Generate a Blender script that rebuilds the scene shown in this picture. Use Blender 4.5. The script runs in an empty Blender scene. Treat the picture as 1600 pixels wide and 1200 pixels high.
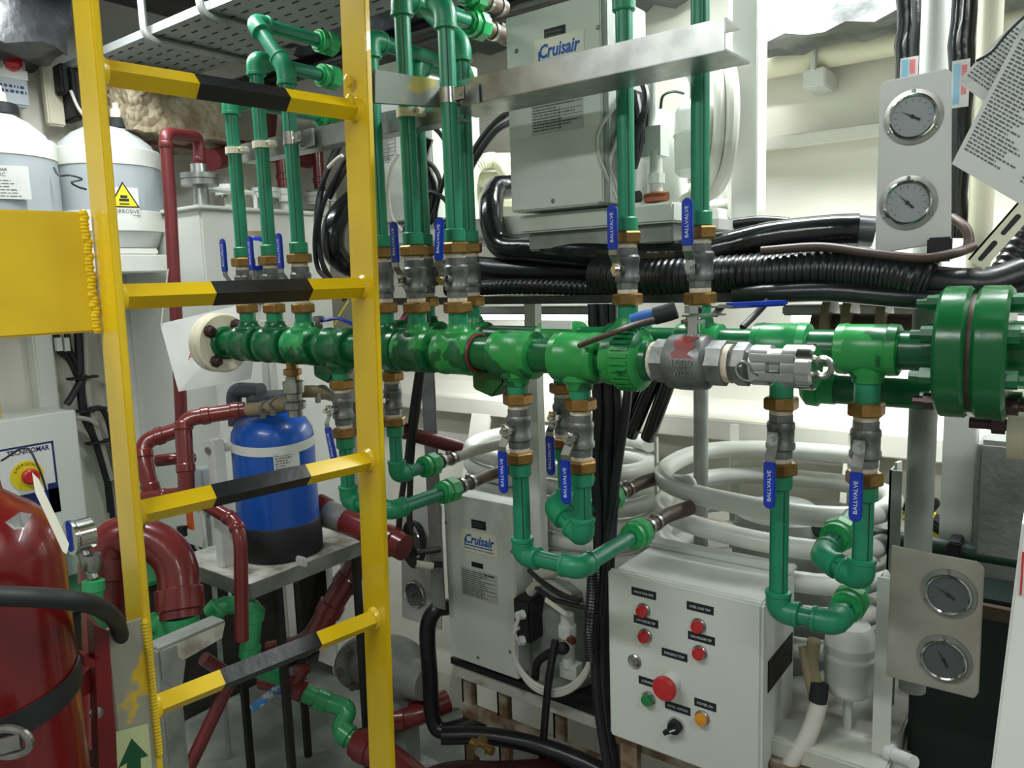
import bpy, bmesh, math, random
from mathutils import Vector, Matrix
random.seed(7)
S = bpy.context.scene
COL = S.collection
V = Vector
# ------------------------------------------------------------------ camera
FP = 1200.0
CAM = V((0, 0, 1.5))
_up = V((-293, 8700, 1200)).normalized()
_ex = V((1600, -111.6, 1200)).normalized(); _ex = (_ex - _up * _ex.dot(_up)).normalized()
_ey = _up.cross(_ex)
MW = Matrix((_ex, _ey, _up))
cam = bpy.data.objects.new('camera', bpy.data.cameras.new('camera')); COL.objects.link(cam)
cam.data.sensor_width = 36; cam.data.lens = 36 * FP / 1600; cam.data.clip_start = 0.02
m4 = MW.to_4x4(); m4.translation = CAM; cam.matrix_world = m4
S.camera = cam
# ------------------------------------------------------------------ world, exposure
S.view_settings.view_transform = 'Standard'; S.view_settings.look = 'None'
S.view_settings.gamma = 1; S.view_settings.use_curve_mapping = False
S.view_settings.exposure = 0.3
wd = bpy.data.worlds.new('world'); S.world = wd; wd.use_nodes = True
wd.node_tree.nodes['Background'].inputs[0].default_value = (0.95, 1.0, 0.95, 1)
wd.node_tree.nodes['Background'].inputs[1].default_value = 0.28
# ------------------------------------------------------------------ ceiling strip lights of the engine room, one added to brighten the hull
LIGHTS = [((-1.95, 1.02, 2.36), (0.8, 0.10), 9.5, 0), ((-0.5, 1.66, 2.325), (0.9, 0.10), 25, 0), ((-0.35, 1.97, 1.36), (0.5, 0.05), 2.0, 0), ((-1.42, 1.97, 1.36), (0.5, 0.05), 2.6, 0),
          ((0.55, 1.75, 2.40), (0.9, 0.10), 11, 0), ((-0.9, -0.3, 2.42), (1.2, 0.14), 20, 0), ((0.9, 0.2, 2.42), (1.2, 0.14), 10, 0)]  # leading entry is the added right-end lamp, out of view
for loc, sz, pw, rz in LIGHTS:
    ld = bpy.data.lights.new('strip_light', 'AREA'); ld.shape = 'RECTANGLE'; ld.size, ld.size_y = sz
    ld.energy = pw; ld.color = (0.96, 1.0, 0.99)
    lo = bpy.data.objects.new('strip_light', ld); COL.objects.link(lo); lo.location = loc; lo.rotation_euler = (0, 0, rz)

# ------------------------------------------------------------------ helpers
def ray(px, py): return MW @ V(((px - 800) / FP, (600 - py) / FP, -1))
def U(px, py, d=None, X=None, Y=None, Z=None):
    """world point seen at a photo position, at a depth or on an axis plane"""
    r = ray(px, py)
    if d is not None: t = d
    elif X is not None: t = (X - CAM.x) / r.x
    elif Y is not None: t = (Y - CAM.y) / r.y
    else: t = (Z - CAM.z) / r.z
    return CAM + r * t
def lin(c): return tuple(((v / 255) / 12.92 if v / 255 <= 0.04045 else ((v / 255 + 0.055) / 1.055) ** 2.4) for v in c) + (1,)
MATS = {}
def mat(name, col, rough=0.5, metal=0.0, col2=None, scale=8.0, thr=None, bump=0.0, bscale=60.0, emit=0, soft=0.04, alpha=1.0, coat=0.0, stretch=None):
    m = bpy.data.materials.new(name); m.use_nodes = True; nt = m.node_tree; N = nt.nodes; L = nt.links
    b = N['Principled BSDF']; b.inputs['Roughness'].default_value = rough; b.inputs['Metallic'].default_value = metal
    b.inputs['Coat Weight'].default_value = coat
    tc = N.new('ShaderNodeTexCoord'); nz = N.new('ShaderNodeTexNoise'); nz.inputs['Scale'].default_value = scale; nz.inputs['Detail'].default_value = 5
    if stretch:
        mp = N.new('ShaderNodeMapping'); mp.inputs['Scale'].default_value = stretch
        L.new(tc.outputs['Object'], mp.inputs[0]); L.new(mp.outputs[0], nz.inputs['Vector'])
    else: L.new(tc.outputs['Object'], nz.inputs['Vector'])
    cr = N.new('ShaderNodeValToRGB'); e = cr.color_ramp.elements
    if col2 is None: col2 = tuple(int(v * 0.93) for v in col)
    if thr is None: e[0].position, e[1].position = 0.35, 0.68
    else: e[0].position, e[1].position = thr, thr + soft
    e[0].color = lin(col); e[1].color = lin(col2)
    L.new(nz.outputs['Fac'], cr.inputs[0]); L.new(cr.outputs[0], b.inputs['Base Color'])
    if bump:
        n2 = N.new('ShaderNodeTexNoise'); n2.inputs['Scale'].default_value = bscale; n2.inputs['Detail'].default_value = 3
        L.new(tc.outputs['Object'], n2.inputs['Vector'])
        bp = N.new('ShaderNodeBump'); bp.inputs['Strength'].default_value = bump; bp.inputs['Distance'].default_value = 0.004
        L.new(n2.outputs['Fac'], bp.inputs['Height']); L.new(bp.outputs[0], b.inputs['Normal'])
    if emit:
        b.inputs['Emission Color'].default_value = lin(col); b.inputs['Emission Strength'].default_value = emit
    if alpha < 1: b.inputs['Alpha'].default_value = alpha
    MATS[name] = m; return m
mat('ppr', (30, 134, 98), 0.36, col2=(26, 122, 88), scale=14)
mat('ppr_dark', (8, 62, 44), 0.4)
mat('ppr_fit', (30, 138, 96), 0.4, col2=(26, 124, 86), scale=20)
mat('ppr_light', (44, 168, 92), 0.36, col2=(30, 138, 74), scale=18)
mat('man_dark', (8, 82, 44), 0.26, col2=(12, 98, 52), scale=9, bump=0.12, bscale=40)
mat('man_peel', (40, 138, 66), 0.3, col2=(10, 88, 46), scale=11, thr=0.53, soft=0.015, bump=0.1)
mat('man_peel2', (38, 142, 78), 0.3, col2=(10, 88, 46), scale=13, thr=0.47, soft=0.015, bump=0.1)
mat('flange_green', (10, 88, 42), 0.22, col2=(186, 190, 168), scale=7, thr=0.665, soft=0.012, bump=0.08)
mat('yellow', (224, 190, 18), 0.3, col2=(208, 174, 14), scale=6, bump=0.12, bscale=24, coat=0.3)
mat('black_paint', (20, 22, 24), 0.38, col2=(32, 34, 36), scale=20, bump=0.25, bscale=45)
mat('white_paint', (226, 228, 222), 0.42, col2=(212, 214, 206), scale=3, bump=0.05, bscale=30)
mat('wall_white', (234, 232, 220), 0.5, col2=(222, 220, 206), scale=2.2, bump=0.08, bscale=14)
mat('cream', (232, 230, 204), 0.4, col2=(222, 218, 190), scale=4)
mat('panel_white', (212, 216, 208), 0.42, col2=(206, 210, 202), scale=3)
mat('unit_white', (206, 210, 202), 0.42, col2=(198, 202, 194), scale=4)
mat('coil_white', (212, 214, 206), 0.34, col2=(196, 198, 190), scale=9)
mat('grey_paint', (150, 154, 148), 0.5, col2=(120, 124, 118), scale=14, bump=0.2)
mat('dirty_white', (200, 200, 190), 0.55, col2=(126, 112, 92), scale=10, thr=0.52, soft=0.16, bump=0.2)
mat('alu', (186, 188, 184), 0.34, 0.85, col2=(150, 152, 148), scale=16)
mat('alu_dull', (160, 162, 156), 0.5, 0.55, col2=(128, 130, 124), scale=12)
mat('steel', (168, 168, 162), 0.28, 0.9, col2=(140, 140, 134), scale=30)
mat('valve_grey', (128, 130, 128), 0.42, 0.6, col2=(100, 102, 100), scale=40, bump=0.1, bscale=200)
mat('chrome', (205, 205, 200), 0.16, 1.0, col2=(190, 190, 186), scale=20)
mat('brass', (158, 122, 66), 0.38, 0.7, col2=(116, 86, 44), scale=30)
mat('copper', (150, 88, 58), 0.4, 0.7, col2=(110, 64, 44), scale=30)
mat('tape', (222, 216, 200), 0.7, col2=(190, 172, 140), scale=60)
mat('blue', (16, 56, 170), 0.32, col2=(12, 46, 150), scale=30)
mat('blue_tank', (20, 88, 184), 0.32, col2=(16, 76, 166), scale=5, coat=0.2)
mat('ink_white', (215, 220, 230), 0.6)
mat('ink_dark', (40, 44, 48), 0.7)
mat('ink_grey', (92, 96, 94), 0.7)
mat('ink_blue', (28, 92, 176), 0.5)
mat('ink_navy', (26, 42, 104), 0.5)
mat('ink_red', (206, 52, 52), 0.5)
mat('black_rubber', (16, 17, 19), 0.32, col2=(24, 25, 27), scale=16, bump=0.25, bscale=36)
mat('black_matt', (20, 21, 23), 0.6, col2=(28, 29, 31), scale=20)
mat('black_shiny', (14, 15, 17), 0.2, col2=(22, 23, 26), scale=12, bump=0.4, bscale=28, coat=0.3)
mat('cable', (30, 31, 33), 0.45)
mat('cable_grey', (176, 174, 164), 0.5)
mat('cable_white', (214, 212, 202), 0.45)
mat('cable_brown', (70, 50, 40), 0.45)
mat('red_pipe', (118, 42, 40), 0.26, col2=(98, 34, 34), scale=8, bump=0.15, bscale=26, coat=0.3)
mat('red_dull', (112, 40, 42), 0.42, col2=(98, 34, 36), scale=10)
mat('ext_red', (108, 9, 11), 0.3, col2=(96, 7, 9), scale=5, coat=0.4)
mat('bracket_red', (128, 12, 16), 0.35, col2=(104, 8, 12), scale=8)
mat('hose_beige', (158, 144, 112), 0.5, col2=(134, 120, 92), scale=14)
mat('hose_brown', (92, 74, 58), 0.5, col2=(70, 56, 46), scale=24)
mat('hose_grey', (172, 170, 158), 0.5)
mat('plastic_cream', (226, 222, 200), 0.4, col2=(214, 206, 178), scale=9)
mat('tank_plastic', (206, 210, 208), 0.42, col2=(196, 200, 198), scale=5)
mat('tank_band', (232, 234, 226), 0.45)
mat('tank_grey', (176, 184, 188), 0.4, col2=(168, 176, 180), scale=5)
mat('bolt_dark', (62, 40, 38), 0.35, 0.3)
mat('label_cream', (228, 226, 206), 0.5)
mat('label_white', (226, 228, 224), 0.5)
mat('label_black', (22, 25, 34), 0.4)
mat('label_yellow', (240, 222, 40), 0.45)
mat('plate_print', (186, 188, 180), 0.45)
mat('paper', (206, 210, 204), 0.55, col2=(196, 200, 194), scale=4)
mat('lamp_red', (190, 24, 34), 0.22, coat=0.5)
mat('lamp_green', (10, 130, 70), 0.22, coat=0.5)
mat('lamp_amber', (232, 150, 24), 0.22, coat=0.5)
mat('estop', (196, 42, 44), 0.36)
mat('dial', (150, 156, 158), 0.4, col2=(140, 146, 148), scale=12)
mat('dial_dark', (92, 98, 98), 0.4, col2=(80, 86, 86), scale=12)
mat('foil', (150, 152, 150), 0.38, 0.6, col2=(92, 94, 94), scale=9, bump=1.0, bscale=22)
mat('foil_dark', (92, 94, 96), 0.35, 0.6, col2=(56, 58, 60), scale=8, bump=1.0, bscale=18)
mat('foam', (178, 170, 146), 0.6, col2=(134, 112, 82), scale=12, bump=0.8, bscale=60)
mat('floor_wet', (168, 172, 164), 0.25, col2=(96, 100, 96), scale=3.2, bump=0.15, bscale=8)
mat('floor_green', (24, 120, 70), 0.4, col2=(18, 104, 60), scale=5)
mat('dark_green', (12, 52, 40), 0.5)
mat('pvc_green', (58, 164, 100), 0.3, col2=(46, 146, 88), scale=10, coat=0.2)
mat('rust', (112, 84, 60), 0.7, col2=(170, 164, 148), scale=12, thr=0.45, soft=0.2, bump=0.3)
mat('cast_grey', (150, 152, 148), 0.45, col2=(118, 120, 116), scale=10, bump=0.5, bscale=50)
mat('orange', (220, 92, 30), 0.5)
mat('tool_yellow', (226, 200, 30), 0.45)
mat('glove_blue', (20, 92, 168), 0.6, col2=(16, 74, 140), scale=20)
mat('sticker_glow', (196, 206, 150), 0.5, col2=(180, 188, 140), scale=6)
mat('plate_worn', (150, 150, 132), 0.5, col2=(214, 176, 20), scale=8, thr=0.55, soft=0.03)
mat('sign_green', (8, 84, 44), 0.5)
mat('lamp_glow', (238, 246, 255), 0.5, emit=9.0)
mat('sky_label', (150, 200, 226), 0.5)
mat('red_label', (226, 130, 136), 0.5)

class G:
    """collects shapes for ONE mesh"""
    def __init__(s): s.v = []; s.f = []; s.m = []; s.mi = 0
    def add(s, vs, fs, mi=None):
        o = len(s.v); s.v += [V(p) for p in vs]
        for f in fs: s.f.append([i + o for i in f]); s.m.append(s.mi if mi is None else mi)
        return s
    def box(s, x0, x1, y0, y1, z0, z1): return s.hexa([(x0,y0,z0),(x1,y0,z0),(x1,y1,z0),(x0,y1,z0)], (0,0,z1-z0))
    def hexa(s, base, ext):
        """polygon (list of points) extruded by a vector"""
        b = [V(p) for p in base]; e = V(ext); n = len(b)
        nrm = V((0,0,0))
        for i in range(n): nrm += (b[i]-b[0]).cross(b[(i+1) % n]-b[0])
        if nrm.dot(e) < 0: b.reverse()
        return s.add(b + [p + e for p in b], [list(range(n))[::-1], list(range(n, 2*n))] + [[i, (i+1) % n, (i+1) % n + n, i+n] for i in range(n)])
    def obox(s, c, a, b, d):
        """oriented box: centre and three half-extent vectors"""
        c, a, b, d = V(c), V(a), V(b), V(d)
        return s.hexa([c-a-b-d, c+a-b-d, c+a+b-d, c-a+b-d], d*2)
    def lathe(s, o, ax, prof, n=20, ref=None, caps=True, rot=0.0, sq=(1,1)):
        o = V(o); ax = V(ax).normalized()
        if ref is None: ref = V((0,0,1)) if abs(ax.z) < 0.9 else V((0,-1,0))
        u = (V(ref) - ax * V(ref).dot(ax)).normalized(); w = ax.cross(u)
        vs = []; fs = []
        for h, r in prof:
            for i in range(n):
                a = 2*math.pi*i/n + rot
                vs.append(o + ax*h + u*(r*sq[0]*math.cos(a)) + w*(r*sq[1]*math.sin(a)))
        for k in range(len(prof)-1):
            for i in range(n):
                j = (i+1) % n; fs.append([k*n+i, k*n+j, (k+1)*n+j, (k+1)*n+i])
        if caps:
            fs.append(list(range(n))[::-1]); fs.append([(len(prof)-1)*n+i for i in range(n)])
        return s.add(vs, fs)
    def cyl(s, a, b, r, n=16, ref=None, rot=0.0):
        a = V(a); b = V(b); return s.lathe(a, b-a, [(0, r), ((b-a).length, r)], n, ref, rot=rot)
    def disc(s, c, ax, r, t, n=28, ch=0.0):
        p = [(0, r), (t, r)] if not ch else [(0, r-ch), (ch, r), (t-ch, r), (t, r-ch)]
        return s.lathe(c, ax, p, n)
    def ball(s, c, r, n=12, sq=(1,1,1)):
        vs = []; fs = []; c = V(c); m = n//2
        for k in range(m+1):
            t = math.pi*k/m
            for i in range(n):
                a = 2*math.pi*i/n; vs.append(c + V((r*sq[0]*math.sin(t)*math.cos(a), r*sq[1]*math.sin(t)*math.sin(a), r*sq[2]*math.cos(t))))
        for k in range(m):
            for i in range(n):
                j = (i+1) % n; fs.append([k*n+i, (k+1)*n+i, (k+1)*n+j, k*n+j])
        return s.add(vs, fs)
    def tube(s, pts, r, n=12, closed=False, caps=True, stripes=0, rfun=None, ref=None, flat=1.0):
        P = [V(p) for p in pts]; K = len(P)
        if stripes:
            A = []; hw = 0.0012 / r
            for q in range(stripes):
                a0 = 2*math.pi*(q+0.5)/stripes; nx = 2*math.pi*(q+1.5)/stripes
                A += [(a0-hw, 1), (a0+hw, 0)] + [(a0+hw + (nx-a0-2*hw)*k/5, 0) for k in range(1, 5)]
        else: A = [(2*math.pi*i/n, 0) for i in range(n)]
        n = len(A)
        T = []
        for i in range(K):
            a = P[i-1] if (i > 0 or closed) else P[i]; b = P[(i+1) % K] if (i < K-1 or closed) else P[i]
            T.append((b-a).normalized())
        t = T[0]
        if ref is None: ref = V((0,0,1)) if abs(t.z) < 0.8 else V((0,-1,0))
        u = (V(ref) - t*V(ref).dot(t)).normalized()
        vs = []; fs = []; ms = []
        for i in range(K):
            t = T[i]; u = (u - t*u.dot(t)).normalized(); w = t.cross(u)
            rr = r if rfun is None else rfun(i/(K-1))*r
            for a, _ in A: vs.append(P[i] + u*(rr*math.cos(a)*flat) + w*(rr*math.sin(a)))
        for k in range(K if closed else K-1):
            k2 = (k+1) % K
            for i in range(n):
                j = (i+1) % n; fs.append([k*n+i, k*n+j, k2*n+j, k2*n+i]); ms.append(1 if A[i][1] else None)
        o = len(s.f); s.add(vs, fs)
        for q, mm in enumerate(ms):
            if mm: s.m[o+q] = mm
        if caps and not closed:
            s.add([vs[i] for i in range(n)], [list(range(n))[::-1]]); s.add([vs[(K-1)*n+i] for i in range(n)], [list(range(n))])
        return s
def fil(pts, r, n=6, closed=False):
    """round the corners of a path"""
    P = [V(p) for p in pts]; out = []; K = len(P)
    rg = range(K) if closed else range(1, K-1)
    if not closed: out.append(P[0])
    for i in rg:
        a, b, c = P[i-1], P[i], P[(i+1) % K]; d1 = (a-b); d2 = (c-b)
        q = min(r, d1.length*0.49, d2.length*0.49); p1 = b + d1.normalized()*q; p2 = b + d2.normalized()*q
        for k in range(n+1):
            t = k/n; out.append(p1*(1-t)**2 + b*2*t*(1-t) + p2*t*t)
    if not closed: out.append(P[-1])
    return out
def spl(pts, n=8):
    """smooth curve through points (Catmull-Rom)"""
    P = [V(p) for p in pts]; P = [P[0]*2-P[1]] + P + [P[-1]*2-P[-2]]; out = []
    for i in range(1, len(P)-2):
        a, b, c, d = P[i-1:i+3]
        for k in range(n):
            t = k/n; out.append(0.5*((2*b) + (c-a)*t + (2*a-5*b+4*c-d)*t*t + (3*b-a-3*c+d)*t**3))
    out.append(P[-2]); return out
def setp(o, label=None, cat=None, group=None, kind=None):
    if label: o['label'] = label
    if cat: o['category'] = cat
    if group: o['group'] = group
    if kind: o['kind'] = kind
    return o
def root(name, loc, label, cat, group=None, kind=None):
    o = bpy.data.objects.new(name, None); COL.objects.link(o); o.location = V(loc); o.empty_display_size = 0.02
    o['_o'] = [0,0,0]; del o['_o']
    return setp(o, label, cat, group, kind)
def origin(o):
    p = V((0,0,0))
    while o is not None: p += V(o.location); o = o.parent
    return p
def put(name, g, ms, parent=None, label=None, cat=None, group=None, kind=None, bev=0.0, ang=35, smooth=True, bseg=2):
    """link a G as one mesh object; points are given in world space"""
    me = bpy.data.meshes.new(name)
    if parent is not None: off = origin(parent); loc = V((0,0,0))
    else:
        lo = [min(p[i] for p in g.v) for i in range(3)]; hi = [max(p[i] for p in g.v) for i in range(3)]
        off = V(((lo[0]+hi[0])/2, (lo[1]+hi[1])/2, lo[2])); loc = off
    me.from_pydata([tuple(p-off) for p in g.v], [], g.f)
    if not isinstance(ms, (list, tuple)): ms = [ms]
    for q in ms: me.materials.append(MATS[q])
    if len(ms) > 1: me.polygons.foreach_set('material_index', g.m)
    if bev:
        bm = bmesh.new(); bm.from_mesh(me)
        bmesh.ops.remove_doubles(bm, verts=bm.verts, dist=1e-6)
        ed = [e for e in bm.edges if len(e.link_faces) == 2 and e.calc_face_angle(0) > math.radians(40)]
        bmesh.ops.bevel(bm, geom=ed, offset=bev, segments=bseg, affect='EDGES', clamp_overlap=True)
        bm.to_mesh(me); bm.free()
    if smooth:
        me.polygons.foreach_set('use_smooth', [True]*len(me.polygons)); me.set_sharp_from_angle(angle=math.radians(ang))
    me.update()
    o = bpy.data.objects.new(name, me); COL.objects.link(o)
    o.parent = parent; o.location = loc
    return setp(o, label, cat, group, kind)
_tx = {}
def text(s, c, rt, up, h, m, parent, name='lettering', depth=0.0004, wfit=None, shear=0.0, bold=0.0):
    """flat lettering centred at c; h = letter height, wfit = total width"""
    k = (s, shear, bold)
    if k not in _tx:
        cu = bpy.data.curves.new('t', 'FONT'); cu.body = s; cu.size = 1; cu.extrude = 0.5; cu.resolution_u = 2; cu.shear = shear; cu.offset = bold
        ob = bpy.data.objects.new('t', cu); COL.objects.link(ob); bpy.context.view_layer.update()
        me = bpy.data.meshes.new_from_object(ob.evaluated_get(bpy.context.evaluated_depsgraph_get()))
        _tx[k] = ([v.co.copy() for v in me.vertices], [list(p.vertices) for p in me.polygons])
        bpy.data.objects.remove(ob); bpy.data.curves.remove(cu); bpy.data.meshes.remove(me)
    vs, fs = _tx[k]
    x0 = min(v.x for v in vs); x1 = max(v.x for v in vs); y0 = min(v.y for v in vs); y1 = max(v.y for v in vs)
    rt = V(rt).normalized(); up = V(up).normalized(); nn = rt.cross(up)
    sy = h/(y1-y0) if (y1-y0) else h; sx = (wfit/(x1-x0)) if wfit else sy
    g = G(); g.add([V(c) + rt*((v.x-(x0+x1)/2)*sx) + up*((v.y-(y0+y1)/2)*sy) + nn*(v.z*depth) for v in vs], fs)
    return put(name, g, m, parent, smooth=False)
def printlines(c, rt, up, w, h, rows, m, parent, th=0.45, fill=(0.4, 1.0), seed=1, name='fine_print', kind='stuff', words=True):
    """rows of small print too small to read"""
    rnd = random.Random(seed); g = G(); rt = V(rt).normalized(); up = V(up).normalized(); nn = rt.cross(up); lh = h/rows
    for i in range(rows):
        y = h/2 - lh*(i+0.5); x = -w/2; end = -w/2 + w*rnd.uniform(*fill)
        while x < end:
            l = rnd.uniform(0.03, 0.12)*w if words else end-x
            l = min(l, end-x)
            p = V(c) + rt*(x+l/2) + up*y
            g.obox(p, rt*(l/2), up*(lh*th/2), nn*0.0002); x += l + lh*0.35
    return put(name, g, m, parent, kind=kind, smooth=False)
EX, EY, EZ = V((1,0,0)), V((0,1,0)), V((0,0,1))
mat('tie_grey', (112, 120, 108), 0.45, 0.3, col2=(150, 140, 60), scale=9, thr=0.6, soft=0.05)
mat('plate_stain', (184, 182, 172), 0.42, 0.2, col2=(150, 142, 126), scale=5)
mat('red_dark', (58, 14, 16), 0.4, col2=(42, 10, 12), scale=8)
mat('dark_iron', (52, 52, 48), 0.6, 0.3, col2=(36, 36, 34), scale=12)
mat('filler_dark', (14, 34, 28), 0.5, col2=(10, 22, 20), scale=4)  # near-black green, puts the darkness of the unlit corner into colour
mat('smear_red', (150, 48, 46), 0.5, col2=(118, 66, 62), scale=60)
_n = MATS['foam'].node_tree; _v = _n.nodes.new('ShaderNodeTexVoronoi'); _v.inputs['Scale'].default_value = 42
_b = [q for q in _n.nodes if q.type == 'BUMP'][0]; _b.inputs['Distance'].default_value = 0.012; _b.invert = True
_n.links.new([q for q in _n.nodes if q.type == 'TEX_COORD'][0].outputs['Object'], _v.inputs['Vector']); _n.links.new(_v.outputs['Distance'], _b.inputs['Height'])
def px_of(p): c = MW.transposed() @ (V(p)-CAM); return 800+FP*c.x/-c.z
def reach(e, d, px):
    """how far from e along d the photo column px lies"""
    lo, hi = 0.0, 1.5
    for _ in range(40):
        m_ = (lo+hi)/2
        if px_of(V(e)+V(d)*m_) < px: lo = m_
        else: hi = m_
    return lo
def dep(p): return (MW.transposed() @ (V(p)-CAM)).z * -1
# ================================================================== the setting
def struct(name, g, m, label, parent=None, **k): return put(name, g, m, parent, label if parent is None else None, None, kind='structure' if parent is None else None, **k)
put('wall_left', G().box(-2.9, -2.8, -1.6, 2.4, 0, 2.6), 'wall_white', label='white painted steel bulkhead behind the chemical tanks', kind='structure')
wb = put('wall_back', G().hexa([(-2.8,2.2,1.12),(-2.8,2.3,1.12),(-2.8,2.3,2.6),(-2.8,2.2,2.6)], (4.2,0,0)), 'wall_white', label='white painted hull side behind the air conditioning units', kind='structure')
put('hull_plate', G().hexa([(-2.8,2.2,1.12),(-2.8,2.3,1.12),(-2.8,1.98,0.0),(-2.8,1.88,0.0)], (4.2,0,0)), 'wall_white', wb)
# stringers and frames welded to the hull
for z, dpt, th in ((1.07, 0.12, 0.05), (1.84, 0.055, 0.022)):
    put('stringer', G().box(-2.8, 1.4, 2.2-dpt, 2.2, z-0.012, z+0.012).box(-2.8, 1.4, 2.2-dpt-0.012, 2.2-dpt, z-th, z+0.012), 'wall_white', wb, bev=0.004)
for x in (-2.3, -1.72, -1.15, -0.46, 0.2, 0.8):
    put('hull_frame', G().hexa([(x,2.2,1.06),(x,2.09,1.06),(x,1.78,0.05),(x,1.9,0.0)], (0.014,0,0)).hexa([(x-0.035,2.09,1.06),(x-0.035,1.78,0.05),(x-0.035,1.768,0.05),(x-0.035,2.078,1.06)], (0.084,0,0)), 'wall_white', wb)
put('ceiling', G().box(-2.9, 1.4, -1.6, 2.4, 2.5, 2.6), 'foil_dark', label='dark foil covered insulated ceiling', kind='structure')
put('floor', G().box(-2.9, 1.4, -1.6, 2.4, -0.1, 0.0), 'floor_wet', label='wet grey bilge floor under the pipes', kind='structure')
# green painted tank top along the left bulkhead
fs_ = put('floor_step', G().box(-2.8, -2.46, -1.2, 2.0, 0.0, 0.53), 'dark_iron', label='raised deck step with green painted top along the left bulkhead', kind='structure', bev=0.01)
put('step_top', G().box(-2.8, -2.44, -1.2, 2.0, 0.531, 0.545), 'floor_green', fs_)
put('trim_1', G().box(-2.8, -2.74, 1.05, 1.11, 0.46, 1.60).box(-2.8,-2.72,1.28,1.50,0.46,2.2), 'white_paint', label='white vertical cable trunk on the bulkhead beside the red pipe', kind='structure', bev=0.006)
# insulation
def lump(name, x0, x1, y0, y1, z0, z1, m, label, cat, seed, amp=0.02, nx=14, ny=4, nz=4, parent=None, group=None):
    rnd = random.Random(seed); g = G(); n = (nx, ny, nz); lo = (x0,y0,z0); hi = (x1,y1,z1)
    def face(a, b, c, side):
        vs = []; fs = []
        for i in range(n[a]+1):
            for j in range(n[b]+1):
                p = [0,0,0]; p[a] = lo[a]+(hi[a]-lo[a])*i/n[a]; p[b] = lo[b]+(hi[b]-lo[b])*j/n[b]; p[c] = hi[c] if side else lo[c]
                r2 = random.Random(hash((round(p[0],4),round(p[1],4),round(p[2],4),seed)))
                vs.append(V(p)+V((r2.uniform(-amp,amp),r2.uniform(-amp,amp),r2.uniform(-amp,amp))))
        w = n[b]+1
        for i in range(n[a]):
            for j in range(n[b]):
                f = [i*w+j, (i+1)*w+j, (i+1)*w+j+1, i*w+j+1]
                fs.append(f if side == ((a,b,c) in ((0,1,2),(1,2,0),(2,0,1))) else f[::-1])
        g.add(vs, fs)
    for a, b, c in ((0,1,2),(1,2,0),(2,0,1)):
        face(a,b,c,0); face(a,b,c,1)
    return put(name, g, m, parent, label, cat, group, ang=60)
lump('insulation_wrap', -0.72, 1.3, 1.90, 2.05, 2.035, 2.40, 'foil', 'crumpled silver foil insulation on the beam over the cream pipe', 'insulation', 3, 0.012, 40, 6, 4)
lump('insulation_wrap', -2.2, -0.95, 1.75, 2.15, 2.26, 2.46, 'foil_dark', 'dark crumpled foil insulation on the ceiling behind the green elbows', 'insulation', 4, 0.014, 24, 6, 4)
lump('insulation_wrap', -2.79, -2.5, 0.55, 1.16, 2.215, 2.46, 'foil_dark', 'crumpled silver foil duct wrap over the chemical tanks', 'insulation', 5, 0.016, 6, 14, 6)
lump('foam_insulation', -2.78, -2.45, 1.29, 1.66, 2.0, 2.17, 'foam', 'brown bubbly sprayed foam insulation above the red pipes', 'insulation', 6, 0.008, 10, 14, 8)
# ------------------------------------------------------------------ ceiling lamps
def strip_lamp(c, L, label):
    r = root('strip_lamp', c, label, 'ceiling light', 'strip lamps on the ceiling')
    x, y, z = c
    put('housing', G().box(x-L/2-0.04, x+L/2+0.04, y-0.075, y+0.075, z+0.035, z+0.085), 'grey_paint', r, bev=0.008)
    put('tube', G().cyl((x-L/2,y-0.035,z+0.016), (x+L/2,y-0.035,z+0.016), 0.013, 12), 'lamp_glow', r)
    put('tube', G().cyl((x-L/2,y+0.035,z+0.016), (x+L/2,y+0.035,z+0.016), 0.013, 12), 'lamp_glow', r)
    for e in (-1, 1): put('end_cap', G().box(x+e*(L/2+0.02)-0.02, x+e*(L/2+0.02)+0.02, y-0.07, y+0.07, z-0.004, z+0.04), 'grey_paint', r, bev=0.004)
    put('hanger', G().box(x-0.01, x+0.01, y-0.01, y+0.01, z+0.08, 2.5), 'grey_paint', r)
strip_lamp((-1.95,1.02,2.375), 0.8, 'glowing strip lamp on the ceiling over the ladder top')
strip_lamp((-0.5,1.66,2.34), 0.9, 'glowing strip lamp on the ceiling above the big white unit')
strip_lamp((0.55,1.75,2.415), 0.9, 'added strip lamp on the ceiling, brightening the hull from the right end')  # unseen lamp, added to brighten the hull wall
ul = root('shelf_lamp', (-0.35,1.97,1.365), 'slim lamp under the rear edge of the hose rack', 'lamp')
put('housing', G().box(-0.62,-0.08,1.94,2.0,1.385,1.41), 'grey_paint', ul, bev=0.004)
put('diffuser', G().box(-0.60,-0.10,1.95,1.99,1.37,1.385), 'lamp_glow', ul)
ul = root('shelf_lamp', (-1.42,1.97,1.365), 'slim lamp under the rack above the middle coil', 'lamp')
put('housing', G().box(-1.69,-1.15,1.94,2.0,1.385,1.41), 'grey_paint', ul, bev=0.004)
put('diffuser', G().box(-1.67,-1.17,1.95,1.99,1.37,1.385), 'lamp_glow', ul)
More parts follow.
